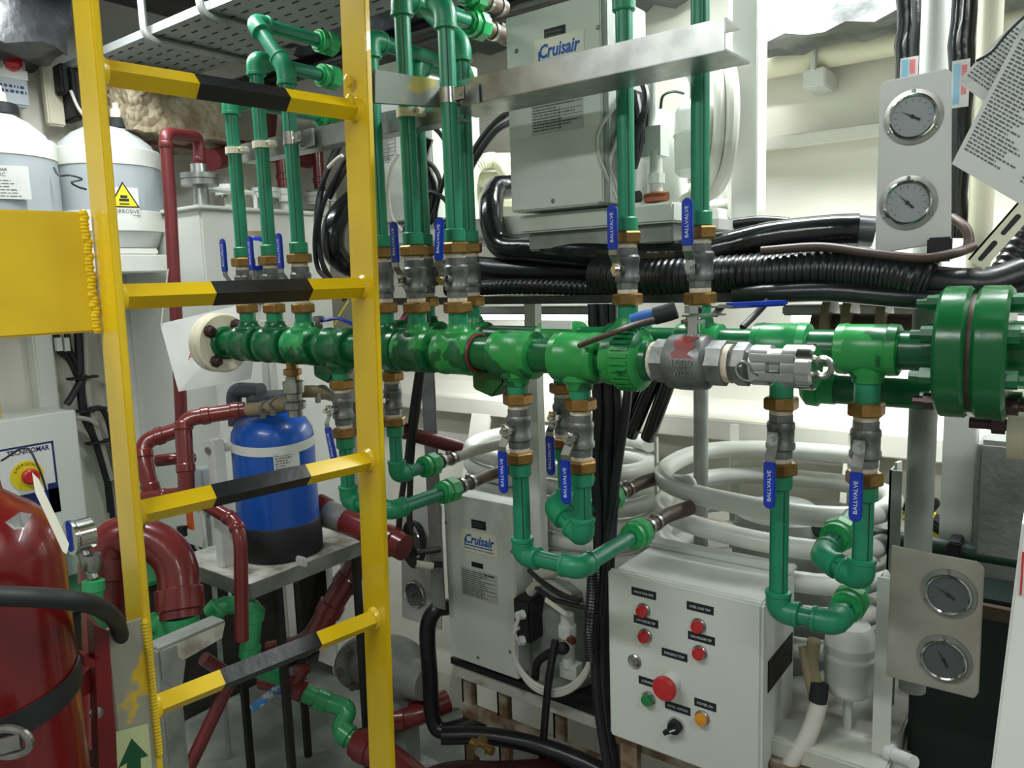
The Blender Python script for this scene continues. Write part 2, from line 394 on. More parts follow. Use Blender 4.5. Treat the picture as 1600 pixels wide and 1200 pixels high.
# ------------------------------------------------------------------ cable tray
Zt = 2.2
a1 = U(325,25,Z=Zt); a2 = U(480,65,Z=Zt); ty0, ty1 = a1.y, a2.y
h1 = U(240,62,Z=Zt).x; h2 = a1.x
tr = root('cable_tray', ((-2.8+h2)/2, (ty0+ty1)/2, Zt), 'grey perforated cable tray hanging from the ceiling at upper left', 'cable tray')
put('tray_bottom', G().box(-2.78, -0.9, ty0, ty1, Zt+0.012, Zt+0.016), mat('tray_grey',(150,154,152),0.45,0.2).name, tr)
put('tray_side', G().box(-2.78, -0.9, ty0-0.003, ty0, Zt+0.012, Zt+0.035), 'tray_grey', tr)
put('tray_side', G().box(-2.78, -0.9, ty1, ty1+0.003, Zt+0.012, Zt+0.075), 'alu_dull', tr)
g = G(); ny = 7
for i in range(31):
    for j in range(ny):
        x = -2.74+i*0.06+(0.03 if j % 2 else 0); y = ty0+(ty1-ty0)*(j+0.5)/ny
        g.box(x-0.013, x+0.013, y-0.0025, y+0.0025, Zt+0.0105, Zt+0.0118)
put('slots', g, 'black_matt', tr, kind='stuff', smooth=False)
for hx in (h1, h2, h2+0.62):
    put('hanger', G().tube(fil([(hx,ty0-0.02,2.5),(hx,ty0-0.02,Zt),(hx,ty1+0.02,Zt),(hx,ty1+0.02,2.5)], 0.03), 0.011, 8), 'alu_dull', tr)
g = G()
for k in range(5): g.tube([( -2.78, ty0+0.04+0.05*k, Zt+0.03), (-0.9, ty0+0.05+0.045*k, Zt+0.03)], 0.012, 8)
put('cables', g, 'cable', tr, kind='stuff')
# ------------------------------------------------------------------ cream pipe along the hull, its bracket, black ducts along the ceiling
pz = U(1268,88,Y=2.13).z
cp = root('cream_pipe', (0.1,2.13,pz-0.036), 'horizontal cream pipe along the hull under the foil insulation', 'pipe')
put('pipe', G().cyl((-0.85,2.13,pz), (1.3,2.13,pz), 0.036, 24), 'cream', cp)
b = U(1270,88,Y=2.08)
br = root('pipe_bracket', b, 'white pipe bracket holding the cream pipe at the hull', 'bracket')
put('strap', G().tube(fil([(b.x,2.13,pz+0.044),(b.x,2.086,pz+0.044),(b.x,2.086,pz-0.046)],0.03), 0.007, 8), 'white_paint', br)
put('plate', G().box(b.x-0.028,b.x+0.026,2.065,2.075,pz+0.036,pz+0.11), 'white_paint', br, bev=0.003)
put('foot', G().box(b.x-0.026,b.x+0.03,2.085,2.20,pz-0.085,pz-0.040), 'white_paint', br, bev=0.004)
for (xa,ya),(xb,yb),Y,r,lb in (((570,78),(880,8),1.75,0.034,'thick black insulated duct running under the ceiling behind the green elbows'), ((240,108),(400,132),None,0,''),):
    if not r: continue
    p = U(xa,ya,Y=Y); q = U(xb,yb,Y=Y); q = V((q.x,q.y,p.z))
    put('black_duct', G().tube([p-EX*1.1, p, p.lerp(q,.5)+EZ*.006, q+EX*.35], r, 16), 'black_shiny', None, lb, 'duct')
# ================================================================== yellow ladder
A = U(176, 450, d=1.1); Rv = (V((MW[0][0], MW[1][0], 0))).normalized(); Fv = V((-Rv.y, Rv.x, 0))
Lv = (Rv + Fv).normalized(); Nv = (Rv - Fv).normalized()
def onL(px, py):      # on the vertical plane through the rails' front edges
    r = ray(px, py); t = (A-CAM).dot(Nv) / r.dot(Nv); return CAM + r*t
TL = 0.012; WN = 0.078
lad = root('ladder', onL(420,1200), 'yellow vertical ladder with black and yellow banded rungs', 'ladder')
def rail(p0, p1, name='rail'):
    d = (p1-p0).normalized(); p1 = p1 + d*0.35; p0 = p0 - d*0.25
    g = G().hexa([p0, p0+Lv*TL, p0+Lv*TL-Nv*WN, p0-Nv*WN], p1-p0)
    return put(name, g, 'yellow', lad, bev=0.002)
lt, lb_, rt_, rb_ = onL(141,0), onL(243,1200), onL(569,0), onL(611,1200)
rail(lt, lb_); rail(rt_, rb_)
def rung(pl, pr, bpx):
    a = onL(*pl); b = onL(*pr); a = a - Nv*WN*0.5; 
    # end points on the two rails at the height of the photo's ends
    def at(p0, p1, z): t = (z-p0.z)/(p1.z-p0.z); return p0 + (p1-p0)*t
    za = onL(*pl).z; zb = onL(*pr).z; z = (za+zb)/2
    P = at(lt, lb_, z) - Nv*WN*0.5 + Lv*TL*0.5; Q = at(rt_, rb_, z) - Nv*WN*0.5 + Lv*0.004
    ax = (Q-P).normalized(); s = 0.0135
    rg = put('rung', G().lathe(P, ax, [(0, s*1.414), ((Q-P).length, s*1.414)], 4), 'yellow', lad)
    L = (Q-P).length; k0 = reach(P, ax, bpx[0])/L; k1 = reach(P, ax, bpx[1])/L
    put('black_band', G().lathe(P, ax, [(L*k0, s*1.46), (L*k1, s*1.46)], 4), 'black_paint', rg)
    for c, dd in ((Q, -1), (P+Lv*0.008, 1)):
        put('weld', G().lathe(c-ax*0.004*dd*-1*0, ax*dd, [(0, 0.026), (0.005, 0.0235), (0.011, 0.0195)], 10), 'yellow', rg)
rung((158,78),(560,182),(305,446)); rung((193,456),(566,456),(331,481)); rung((222,800),(572,738),(331,478)); rung((247,1116),(580,990),(345,495))
# mounting plate on the left, arms and gussets
pb = A - Nv*WN
def zat(px, py, P):  # height seen at a photo position on the vertical plane through P along Lv
    r = ray(px, py); t = (P-CAM).dot(Nv)/r.dot(Nv); return (CAM+r*t)
z1 = zat(130,332,pb).z; z0 = zat(150,518,pb).z; e = zat(140,430,pb)
put('mounting_plate', G().hexa([V((e.x,e.y,z0)), V((e.x,e.y,z1)), V((e.x,e.y,z1))-Lv*0.26, V((e.x,e.y,z0))-Lv*0.26], Nv*0.010), 'yellow', lad, bev=0.003)
gq = G(); rnd = random.Random(3)
for k in range(34):
    z = z0 + (z1-z0)*(k+0.5)/34; gq.ball(V((e.x,e.y,z))+Nv*0.008-Lv*rnd.uniform(-0.001,0.003), 0.0068, 8, (1,1,1.0))
put('weld_seam', gq, 'yellow', lad)
# lower side plate (worn paint) with the arrow sticker
q0 = zat(222,966,A); q1 = zat(166,985,A); pz0 = zat(225,1230,A).z
gp = G().hexa([V((q0.x,q0.y,pz0-0.1)), q0, V((q1.x,q1.y,q1.z)), V((q1.x,q1.y,pz0-0.1))], -Nv*0.008)
wp = put('side_plate', gp, 'plate_worn', lad, bev=0.0015)
gq = G()
for k in range(40):
    z = q0.z - 0.0055*k - 0.008; t_ = V((q0.x,q0.y,z)) + (lb_-lt)*((z-q0.z)/(lb_.z-lt.z)); gq.ball(V((q0.x,q0.y,z))+Nv*0.001+Lv*0.004, 0.0062, 8, (1,1,1.0))
put('weld_seam', gq, 'yellow', lad)
def onS(px, py): return zat(px, py, A) + Nv*0.0008
st = put('arrow_sticker', G().hexa([onS(181,1143), onS(231,1130), onS(240,1230), onS(184,1230)], Nv*0.0006), 'sticker_glow', wp)
put('arrow_mark', G().hexa([onS(205,1153), onS(231,1180), onS(219,1184), onS(221,1230), onS(196,1230), onS(198,1191), onS(184,1200)][::-1], Nv*0.0012), 'sign_green', wp)
# bracket plate that ties the ladder to the pipe rail
p = zat(583,140,rt_)
tp = G().hexa([V((0,0,0))]*0 or [zat(585,108,rt_)+Lv*0.002, zat(585,160,rt_)+Lv*0.002, zat(585,160,rt_)+Lv*0.155+EZ*0.012, zat(585,108,rt_)+Lv*0.155+EZ*0.004], -Nv*0.01)
put('tie_plate', tp, 'tie_grey', lad)
g = G()
for (px,py) in ((546,127),(549,158)): 
    c = zat(px,py,rt_-Nv*WN*0.5); g.lathe(c-Lv*0.0, -Lv, [(0,0.013),(0.006,0.012),(0.008,0.008)], 6)
put('bolt_head', g, 'yellow', lad)
# ================================================================== green pipework
YF, YB = 1.15, 1.30
ZF = U(895,558,Y=YF).z; ZB = U(1355,546,Y=YB).z
def valve(p0, ax, label, sense=1, stem=V((0,-1,0)), L=0.137, k=1.0, group='ball valves of the green pipes', lever_tilt=0.0, grip=0.08, steel=0.036, nuts=(1,1), word='BALLVALVE'):
    """ball valve with union nuts; p0 = start of the first nut, ax = axis, sense = +1 lever along +Z, -1 hanging"""
    ax = V(ax).normalized(); stem = V(stem).normalized(); p0 = V(p0); q = L/0.137
    r = root('ball_valve', p0 + ax*L*0.5, label, 'ball valve', group)
    H = lambda h: h*q
    if nuts[0]: put('union_nut', G().lathe(p0, ax, [(0,0.0265*k),(0.003,0.029*k),(H(0.019),0.029*k),(H(0.022),0.026*k)], 6), 'brass', r, ang=25)
    if nuts[1]: put('union_nut', G().lathe(p0, ax, [(H(0.115),0.026*k),(H(0.118),0.029*k),(H(0.134),0.029*k),(H(0.137),0.0265*k)], 6, rot=0.5), 'brass', r, ang=25)
    put('sealing_tape', G().lathe(p0, ax, [(H(0.021),0.0185*k),(H(0.026),0.0195*k),(H(0.032),0.0185*k)], 14), 'tape', r)
    put('sealing_tape', G().lathe(p0, ax, [(H(0.106),0.0185*k),(H(0.111),0.0195*k),(H(0.116),0.0185*k)], 14), 'tape', r)
    g = G().lathe(p0, ax, [(H(0.030),0.0205*k),(H(0.046),0.0205*k)], 8).lathe(p0, ax, [(H(0.092),0.0205*k),(H(0.107),0.0205*k)], 8)
    g.lathe(p0, ax, [(H(0.043),0.0215*k),(H(0.046),0.0235*k),(H(0.054),0.0235*k),(H(0.056),0.0225*k),(H(0.078),0.0225*k),(H(0.081),0.0245*k),(H(0.090),0.0245*k),(H(0.094),0.021*k)], 20)
    c = p0 + ax*H(0.067)
    g.cyl(c, c+stem*0.036*k, 0.0095*k, 12)
    put('valve_body', g, 'valve_grey', r)
    put('stem_nut', G().lathe(c, stem, [(0.034*k,0.0105*k),(0.0445*k,0.0105*k)], 6).cyl(c+stem*0.044*k, c+stem*0.054*k, 0.0055*k, 10), 'chrome', r)
    ld = (ax*sense) if abs(ax.z) > 0.5 else V((0,0,1))*sense
    if lever_tilt: ld = (Matrix.Rotation(lever_tilt, 3, stem) @ ld)
    if abs(ax.z) > 0.5 and ax.z < 0: ld = V((ld.x, ld.y, abs(ld.z)*sense))
    wv = ld.cross(stem).normalized()
    a = c + stem*0.040*k; pth = [a-ld*0.012, a+ld*0.012, a+ld*steel*0.75+stem*0.012, a+ld*(steel+0.02)+stem*0.012]
    g = G()
    for i in range(3):
        u, v = pth[i], pth[i+1]; g.hexa([u-wv*0.0085, u+wv*0.0085, v+wv*0.0085, v-wv*0.0085], stem*0.0025)
    lv = put('lever', g, 'steel', r)
    s0 = a+ld*steel+stem*0.0132; hw = 0.0098
    poly = [s0-wv*hw, s0+wv*hw] + [s0+ld*(grip-hw)+wv*(hw*math.cos(t))+ld*(hw*math.sin(t)) for t in [math.pi*i/8 for i in range(9)]]
    put('grip', G().hexa([p-stem*0.0035 for p in poly], stem*0.007), 'blue', lv, bev=0.0015)
    if word: text(word, s0+ld*grip*0.5+stem*0.0037, -ld*1 if sense < 0 else ld, (-ld if sense < 0 else ld).cross(stem)*-1, 0.0062, 'ink_white', lv, wfit=grip*0.66)
    return r
def elbow_g(g, b, d1, d2, r=0.016, a=0.036):
    R = r*1.34; g.tube(fil([b+d1*a, b, b+d2*a], a*0.75, 7), R, 16)
    for d in (d1, d2): g.lathe(b+d*(a-0.007), d, [(0,R),(0.001,R*1.07),(0.007,R*1.07),(0.008,R)], 16)
    return g
def run(rt, pts, r=0.016, m='ppr', em='ppr_fit', stripes=4, names=('pipe','elbow'), a=0.036):
    """pipe run with fitted elbows at its corners"""
    P = [V(p) for p in pts]
    for i in range(len(P)-1):
        d = (P[i+1]-P[i]).normalized()
        s = P[i] + (d*a*0.5 if i > 0 else V((0,0,0))); e = P[i+1] - (d*a*0.5 if i < len(P)-2 else V((0,0,0)))
        if (e-s).dot(d) > 0.002: put(names[0], G().tube([s, e], r, stripes=stripes, n=16), [m, 'ppr_dark'], rt)
    for i in range(1, len(P)-1):
        put(names[1], elbow_g(G(), P[i], (P[i-1]-P[i]).normalized(), (P[i+1]-P[i]).normalized(), r, a), em, rt)
def socket(rt, p, d, r=0.016, L=0.026, m='ppr_fit'):
    put('socket', G().lathe(p, d, [(0,r*1.2),(0.002,r*1.32),(L-0.002,r*1.32),(L,r*1.2)], 18), m, rt)
def union(rt, p, d, r=0.016, k=1.0, m='ppr_light'):
    d = V(d).normalized()
    put('union', G().lathe(p, d, [(-0.004,0.022*k),(0.0,0.0245*k),(0.020*k,0.0265*k),(0.022*k,0.031*k),(0.046*k,0.031*k),(0.050*k,0.027*k),(0.056*k,0.024*k)], 8), m, rt, ang=25)
    put('union_ring', G().lathe(p, d, [(0.002,0.0275*k),(0.011*k,0.0285*k),(0.013*k,0.0275*k)], 18), m, rt)
    return V(p)+d*0.056*k
def hose_tail(rt, p, d, L=0.06, m='hose_brown', r=0.016):
    """hose end with two wire clamps"""
    d = V(d).normalized(); p = V(p)
    put('hose_end', G().tube([p-d*0.004, p+d*L*0.5, p+d*L], r, 14), m, rt)
    for h in (0.28, 0.78):
        c = p+d*L*h; put('hose_clamp', G().lathe(c, d, [(-0.005,r*1.1),(-0.005,r*1.16),(0.005,r*1.16),(0.005,r*1.1)], 18).obox(c+V((0,-0.5,0.85)).normalized()*r*1.3, d*0.006, V((0.004,0,0)), V((0,0,0.005))), 'steel', rt)
# ---------------- front manifold
def xF(px, py=545): return U(px, py, Y=YF).x
def xB(px, py=545): return U(px, py, Y=YB).x
xl = xF(352,541); xr = xF(1012,560)
mf = root('green_manifold', ((xl+xr)/2, YF, ZF-0.05), 'front green manifold pipe with patchy paint and cream flange end', 'pipe manifold')
put('pipe', G().tube([(xl,YF,ZF),(xr-0.02,YF,ZF)], 0.032, 24), 'man_dark', mf)
up_px = {388:'', 430:'', 477:'', 604:'', 652:'', 717:''}
ups = [xF(p,520) for p in (389,431,476,603,653,717)]; dns = [xF(p,590) for p in (533,808,906)]
def tee(rt, x, Y, Z, dirn, m, r=0.044, L=0.094, stub=0.075, sm='ppr_fit', pr=0.0175):
    g = G().lathe((x-L/2,Y,Z), EX, [(0,r*0.86),(0.003,r),(0.016,r*1.03),(0.018,r),(L-0.018,r),(L-0.016,r*1.03),(L-0.003,r),(L,r*0.86)], 28)
    g.lathe((x,Y,Z), EZ*dirn, [(0,r*0.75),(r*0.92,r*0.72),(r*1.12,pr*1.36),(r*1.3,pr*1.3)], 20)
    t = put('tee', g, m, rt)
    put('branch_socket', G().lathe((x,Y,Z), EZ*dirn, [(r*1.1,pr*1.12),(stub,pr*1.12)], 18), sm, rt)
ZUP = U(717,489,Y=YF).z; ZDN = U(906,622,Y=YF).z
for x, m in zip(ups, ('man_dark','man_dark','man_peel2','man_dark','man_peel','man_peel')): tee(mf, x, YF, ZF, 1, m, stub=ZUP-ZF)
for x, m in zip(dns, ('man_dark','man_peel','man_peel')): tee(mf, x, YF, ZF, -1, m, stub=ZF-ZDN)
# ribbed union coupling at the manifold's near end
xu = xF(950,556)
put('coupling', G().lathe((xu,YF,ZF), EX, [(0,0.036),(0.004,0.044),(0.022,0.046),(0.026,0.050),(0.066,0.051),(0.070,0.045),(0.074,0.036)], 32), 'man_peel', mf)
g = G()
for i in range(28):
    a = 2*math.pi*i/28; n = V((0, math.cos(a), math.sin(a))); g.obox(V((xu+0.047,YF,ZF))+n*0.0515, EX*0.016, n*0.002, EX.cross(n)*0.0032)
put('coupling_ribs', g, 'man_peel', mf, kind='stuff')
put('coupling_neck', G().lathe((xu+0.070,YF,ZF), EX, [(0,0.036),(0.014,0.035),(0.018,0.029),(0.026,0.029)], 24), 'man_dark', mf)
put('clamp_band', G().tube([V((xF(747,550),YF+0.036*math.cos(a),ZF+0.036*math.sin(a))) for a in [2*math.pi*i/24 for i in range(24)]], 0.004, 8, closed=True), 'red_dull', mf)
put('clamp_band', G().tube([V((xF(484,545),YF+0.036*math.cos(a),ZF+0.036*math.sin(a))) for a in [2*math.pi*i/24 for i in range(24)]], 0.004, 8, closed=True), 'red_dull', mf)
for px in (757, 500):
    x = xF(px,585); put('pipe_cradle', G().hexa([(x-0.05,YF+0.02,ZF-0.036),(x+0.03,YF+0.02,ZF-0.036),(x+0.03,YF+0.02,ZF-0.06),(x-0.0,YF+0.02,ZF-0.09),(x-0.05,YF+0.02,ZF-0.075)],(0,0.06,0)), 'man_dark', mf, bev=0.004)
# cream flange with dark bolts
fx = xl
for k, (o, t) in enumerate(((-0.046,0.022),(-0.022,0.024))):
    put('flange', G().lathe((fx+o,YF,ZF), EX, [(0,0.074),(0.004,0.078),(t-0.005,0.078),(t,0.073)], 36), 'plastic_cream', mf)
for i in range(4):
    a = math.radians(45+90*i+8); p = V((fx-0.001,YF+0.056*math.cos(a),ZF+0.056*math.sin(a)))
    put('flange_bolt', G().lathe(p, EX, [(-0.06,0.010),(-0.0,0.010),(0,0.016),(0.010,0.016),(0.013,0.012),(0.022,0.0115),(0.025,0.008)], 8), 'bolt_dark', mf)
put('flange_collar', G().lathe((fx,YF,ZF), EX, [(0,0.044),(0.01,0.043),(0.014,0.038)], 24), 'man_dark', mf)
# ---------------- back manifold
xbl = xB(560,530); xbr = xB(1478,556)
mb = root('green_manifold', ((xbl+xbr)/2, YB, ZB-0.05), 'rear green manifold pipe ending in two big dark green flanges', 'pipe manifold')
put('pipe', G().tube([(xbl,YB,ZB),(xbr,YB,ZB)], 0.0305, 24), 'man_dark', mb)
bu = [xB(p,500) for p in (668,738,981,1094)]; bd = [xB(p,600) for p in (613,880,1221,1355)]
ZBU = U(1094,476,Y=YB).z; ZBD = U(1355,629,Y=YB).z
for x in bu: tee(mb, x, YB, ZB, 1, 'man_peel2', r=0.038, L=0.085, stub=ZBU-ZB)
for x, m in zip(bd, ('man_dark','man_peel','man_peel2','man_peel')): tee(mb, x, YB, ZB, -1, m, r=0.040, L=0.094, stub=ZB-ZBD)
for px, t, in ((1470,0.040),(1527,0.042)):
    x = xB(px,556); put('flange', G().lathe((x,YB,ZB), EX, [(0,0.092),(0.005,0.097),(t-0.005,0.097),(t,0.092)], 40), 'flange_green', mb)
put('gasket', G().lathe((xB(1470,556)+0.04,YB,ZB), EX, [(0,0.085),(0.012,0.085)], 32), 'hose_brown', mb)
xg = xB(1527,556)+0.042
put('outlet_pipe', G().tube([(xg,YB,ZB),(1.38,YB,ZB)], 0.045, 24), 'man_dark', mb)
put('flange', G().lathe((xg+0.10,YB,ZB), EX, [(0,0.09),(0.03,0.09)], 36), 'man_dark', mb)
for i in range(8):
    a = math.radians(22+45*i); y, z = YB+0.078*math.cos(a), ZB+0.078*math.sin(a)
    xa = xB(1470,556)-0.03; xe = xg+0.03; Lb = xe-xa; put('flange_bolt', G().lathe((xa,y,z), EX, [(0,0.007),(0.014,0.007),(0.014,0.0125),(0.030,0.0125),(0.030,0.007),(Lb-0.030,0.007),(Lb-0.030,0.013),(Lb-0.016,0.013),(Lb-0.016,0.007),(Lb,0.007)], 8), 'man_dark' if i != 5 else 'bolt_dark', mb)
# second small green line below, behind the right drops
YC = 1.46
p, q = U(1262,606,Y=YC), U(1478,624,Y=YC); q.z = p.z
gl = root('green_pipe', p, 'short dark green pipe with union behind the brass nut, under the big flanges', 'pipe')
put('pipe', G().tube([p+EX*0.03, q+EX*0.2], 0.026, 20), 'man_dark', gl)
put('union', G().lathe(p, EX, [(-0.01,0.02),(0,0.032),(0.02,0.034),(0.022,0.028),(0.05,0.028)], 20), 'ppr_light', gl)
put('nipple', G().lathe(p+EX*0.05, EX, [(0,0.024),(0.035,0.024)], 8), 'valve_grey', gl)
# ---------------- risers of the front manifold
def riser(x, Y, z0, label, tops, group='green risers', words='BALLVALVE', lab_v='', sense=1, seg=None, clamp=None, vL=0.137, **kw):
    """valve on the manifold plus the pipe above; tops = path above the valve"""
    valve((x,Y,z0), EZ, lab_v, sense, L=vL, word=words, group='ball valves on the green risers', **kw)
    r = root('green_riser', (x,Y,z0+vL), label, 'pipe', group)
    socket(r, (x,Y,z0+vL), EZ)
    run(r, [V((x,Y,z0+vL+0.01))] + tops)
    return r
def zF(px, py, Y=YF): return U(px, py, Y=Y).z
# three at the far end
x = ups[0]; zt = zF(362,155); e = V((x,YF,zt)); r = riser(x,YF,ZUP,'green riser of the far trio, next to the cream flange, lowest elbow', [e, e+EY*reach(e,EY,497)], lab_v='ball valve on the riser next to the cream flange'); union(r, e+EY*reach(e,EY,497), EY)
x = ups[1]; zt = zF(402,92); e = V((x,YF,zt)); r = riser(x,YF,ZUP,'green riser in the middle of the far trio beside the ladder', [e, e+EY*reach(e,EY,500)], lab_v='ball valve on the middle riser of the far trio'); union(r, e+EY*reach(e,EY,500), EY)
x = ups[2]; zt = zF(452,105); e = V((x,YF,zt)); e2 = V((xF(398,38)-0.0,YF,zF(396,36))); r = riser(x,YF,ZUP,'green riser of the far trio that bends diagonally toward the cable tray', [e, e2, e2+EY*reach(e2,EY,496)], lab_v='ball valve with upright blue lever on the diagonal bending riser'); union(r, e2+EY*reach(e2,EY,496), EY)
# behind the ladder rail
x = ups[3]; zt = zF(583,60); e = V((x,YF,zt)); r = riser(x,YF,ZUP,'green riser mostly hidden behind the far ladder rail', [e, e+EY*0.3], lab_v='ball valve just behind the far ladder rail with thin blue lever', lever_tilt=0.25)
# pair in the middle
x = ups[4]; zt = zF(629,-6); e = V((x,YF,zt)); k_ = reach(e,EY,732); r = riser(x,YF,ZUP,'green riser beside the ladder rail with white clip and socket elbow', [e, e+EY*k_], lab_v='ball valve with blue lever facing front beside the ladder rail'); union(r, e+EY*k_, EY); hose_tail(r, e+EY*(k_+0.056), EY, 0.1, 'hose_brown', 0.018)
x = ups[5]; zt = zF(701,12); e = V((x,YF,zt)); e2 = e+V((-0.10,0,0.10)); r = riser(x,YF,ZUP,'green riser with silver clamp between the two white boxes', [e, e2, e2+EY*reach(e2,EY,726)], lab_v='ball valve with bent steel lever on the silver clamped riser', lever_tilt=-0.10); union(r, e2+EY*reach(e2,EY,726), EY); hose_tail(r, e2+EY*(reach(e2,EY,726)+0.056), EY, 0.08, 'hose_brown', 0.018)
# rear risers
x = bu[0]; zt = zF(645,100,YB); e = V((x,YB,zt)); r = riser(x,YB,ZBU,'rear green riser half hidden behind the white clipped riser', [e, e+EY*0.12], lab_v='ball valve of the rear riser, half hidden behind the brass nuts'); union(r, e+EY*0.12, EY)
x = bu[1]; zt = zF(695,75,YB); e = V((x,YB,zt)); e2 = V((x-0.13,YB,zt+0.12)); r = riser(x,YB,ZBU,'rear green riser bending diagonally behind the silver clamped riser', [e, e2, e2+EY*0.2], lab_v='ball valve of the rear riser behind the silver clamped riser')
x = bu[2]; r = riser(x,YB,ZBU,'tall green riser in front of the upper white control box', [V((x,YB,2.28)), V((x,YB+0.3,2.28))], lab_v='ball valve with upright blue lever below the upper white box')
socket(r, (x,YB,zF(975,18,YB)), EZ, L=0.03)
x = bu[3]; r = riser(x,YB,ZBU,'tall green riser nearest the end of the aluminium rail', [V((x,YB,2.30)), V((x,YB+0.3,2.30))], lab_v='ball valve with upright blue lever next to the rail end riser')
# ---------------- drops below the manifolds
def drop(x, Y, z0, zend, label, path, lab_v, sense=-1, vL=0.134, **kw):
    valve((x,Y,z0), -EZ, lab_v, sense, L=vL, group='ball valves on the green drops', **kw)
    r = root('green_drop', (x,Y,zend), label, 'pipe', 'green drops')
    socket(r, (x,Y,z0-vL), -EZ)
    run(r, [V((x,Y,z0-vL-0.01)), V((x,Y,zend))] + path)
    return r
def pair_end(r, p, d=EY, hl=0.07):
    q = union(r, p, d); hose_tail(r, q, d, hl); return q + V(d)*hl
# middle pair
x = dns[1]; ze = zF(812,866); c1 = V((x,YF,ze)); c2 = V((U(905,868,Y=YF).x,YF,ze)); rr = drop(x,YF,ZDN,ze,'green drop making a low U under the front manifold', [c2, c2+EY*0.20+EZ*0.0], 'ball valve with hanging blue lever on the low U drop'); EA = pair_end(rr, c2+EY*0.20)
x = dns[2]; ze = zF(905,838); c1 = V((x,YF,ze)); p2 = V((x-0.085,YF+0.03,ze+0.035)); rr = drop(x,YF,ZDN,ze,'green drop with a fat elbow beside the black cable bundle', [p2, p2+V((0.0,0.13,0.03))], 'ball valve with hanging blue lever beside the black cable bundle')
x = bd[1]; ze = zF(886,812,YB); c1 = V((x,YB,ze)); rr = drop(x,YB,ZBD,ze,'rear green drop hidden behind the fat elbow', [c1+EY*0.155], 'ball valve on the rear drop, half hidden behind its neighbour'); EB = pair_end(rr, c1+EY*0.155)
# right pair
x = bd[2]; ze = zF(1222,955,YB); c2 = V((U(1305,965,Y=YB).x,YB,ze)); rr = drop(x,YB,ZBD,ze,'green drop making a low U in front of the control panel corner', [c2, c2+EY*0.19], 'ball valve with hanging blue lever over the control panel corner'); union(rr, c2+EY*0.07, EY)
x = bd[3]; ze = zF(1345,905,YB); p2 = V((x-0.075,YB+0.04,ze+0.01)); rr = drop(x,YB,ZBD,ze,'green drop with a fat elbow in front of the white coil', [p2, p2+V((0.01,0.17,0.03))], 'ball valve with frontal hanging blue lever before the white coil'); union(rr, p2+V((0.004,0.07,0.013)), EY)
# left pair, by the ladder rail
x = dns[0]; ze = zF(546,783); c2 = V((U(612,775,Y=YF).x,YF,ze)); rr = drop(x,YF,ZDN,ze,'green drop behind the ladder with two elbows near the blue tank', [c2, c2+EY*0.16], 'ball valve with blue lever sticking out between tank and ladder rail', lever_tilt=-0.2); EC = pair_end(rr, c2+EY*0.16)
x = bd[0]; ze = zF(612,741,YB); c2 = V((x,YB,ze)); rr = drop(x,YB,ZBD,ze,'rear green drop just behind the far ladder rail', [c2+EY*0.09], 'ball valve directly behind the far ladder rail, almost hidden'); ED = pair_end(rr, c2+EY*0.09)
# ---------------- big valve and cam lock coupling at the end of the front manifold
x0 = xu+0.094; bv = root('drain_valve', (x0+0.06,YF,ZF-0.045), 'large steel ball valve with red paint smear on the front manifold end', 'ball valve')
put('valve_body', G().lathe((x0,YF,ZF), EX, [(0.02,0.033),(0.026,0.043),(0.045,0.0455),(0.075,0.0455),(0.088,0.043),(0.094,0.034)], 28), 'valve_grey', bv)
put('hex_end', G().lathe((x0,YF,ZF), EX, [(0,0.036),(0.026,0.036)], 8), 'valve_grey', bv, ang=20)
put('hex_end', G().lathe((x0,YF,ZF), EX, [(0.09,0.036),(0.118,0.036)], 8), 'valve_grey', bv, ang=20)
put('sealing_tape', G().lathe((x0,YF,ZF), EX, [(0.116,0.030),(0.128,0.031)], 18), 'tape', bv)
put('sealing_tape', G().lathe((x0,YF,ZF), EX, [(-0.012,0.031),(0.002,0.032)], 18), 'tape', bv)
text('1000', (x0+0.063,YF-0.0458,ZF+0.003), EX, EZ, 0.011, 'steel', bv, wfit=0.034, depth=0.0015)
text('WOG', (x0+0.063,YF-0.0452,ZF-0.012), EX, EZ, 0.011, 'steel', bv, wfit=0.030, depth=0.0015)
g = G(); vs = []; fs = []
for i in range(7):
    a_ = math.radians(112+9*i); 
    for t_ in (0.046+0.004*math.sin(i*2.1), 0.082-0.006*(i % 3)): vs.append(V((x0+t_, YF+0.0459*math.cos(a_), ZF+0.0459*math.sin(a_))))
for i in range(6): fs.append([2*i,2*i+1,2*i+3,2*i+2])
put('paint_smear', g.add(vs,fs), 'smear_red', bv)
c = V((x0+0.062,YF,ZF)); s_ = root
put('stem', G().cyl(c+EZ*0.04, c+EZ*0.075, 0.011, 12).lathe(c+EZ*0.062, EZ, [(0,0.019),(0.006,0.019)], 6).lathe(c+EZ*0.078, EZ, [(0,0.0135),(0.012,0.0135)], 6), 'chrome', bv)
lvd = V((0.55,0.83,0)).normalized(); w_ = EZ.cross(lvd)
lv = put('lever', G().obox(c+EZ*0.074+lvd*0.02, lvd*0.034, w_*0.011, EZ*0.0015).obox(c+EZ*0.086+lvd*0.07, lvd*0.03, w_*0.011, EZ*0.0015).obox(c+EZ*0.080+lvd*0.047, (lvd+EZ*0.9)*0.009, w_*0.011, EZ*0.0015), 'steel', bv)
put('grip', G().obox(c+EZ*0.087+lvd*0.12, lvd*0.055, w_*0.012, EZ*0.0045), 'blue', lv, bev=0.003)
x1 = x0+0.128; cl = root('cam_lock_coupling', (x1+0.05,YF,ZF-0.035), 'steel cam lock hose coupling with cap on the drain valve', 'coupling')
put('nipple', G().lathe((x1,YF,ZF), EX, [(-0.002,0.028),(0.008,0.034),(0.026,0.034),(0.030,0.028)], 8), 'valve_grey', cl, ang=20)
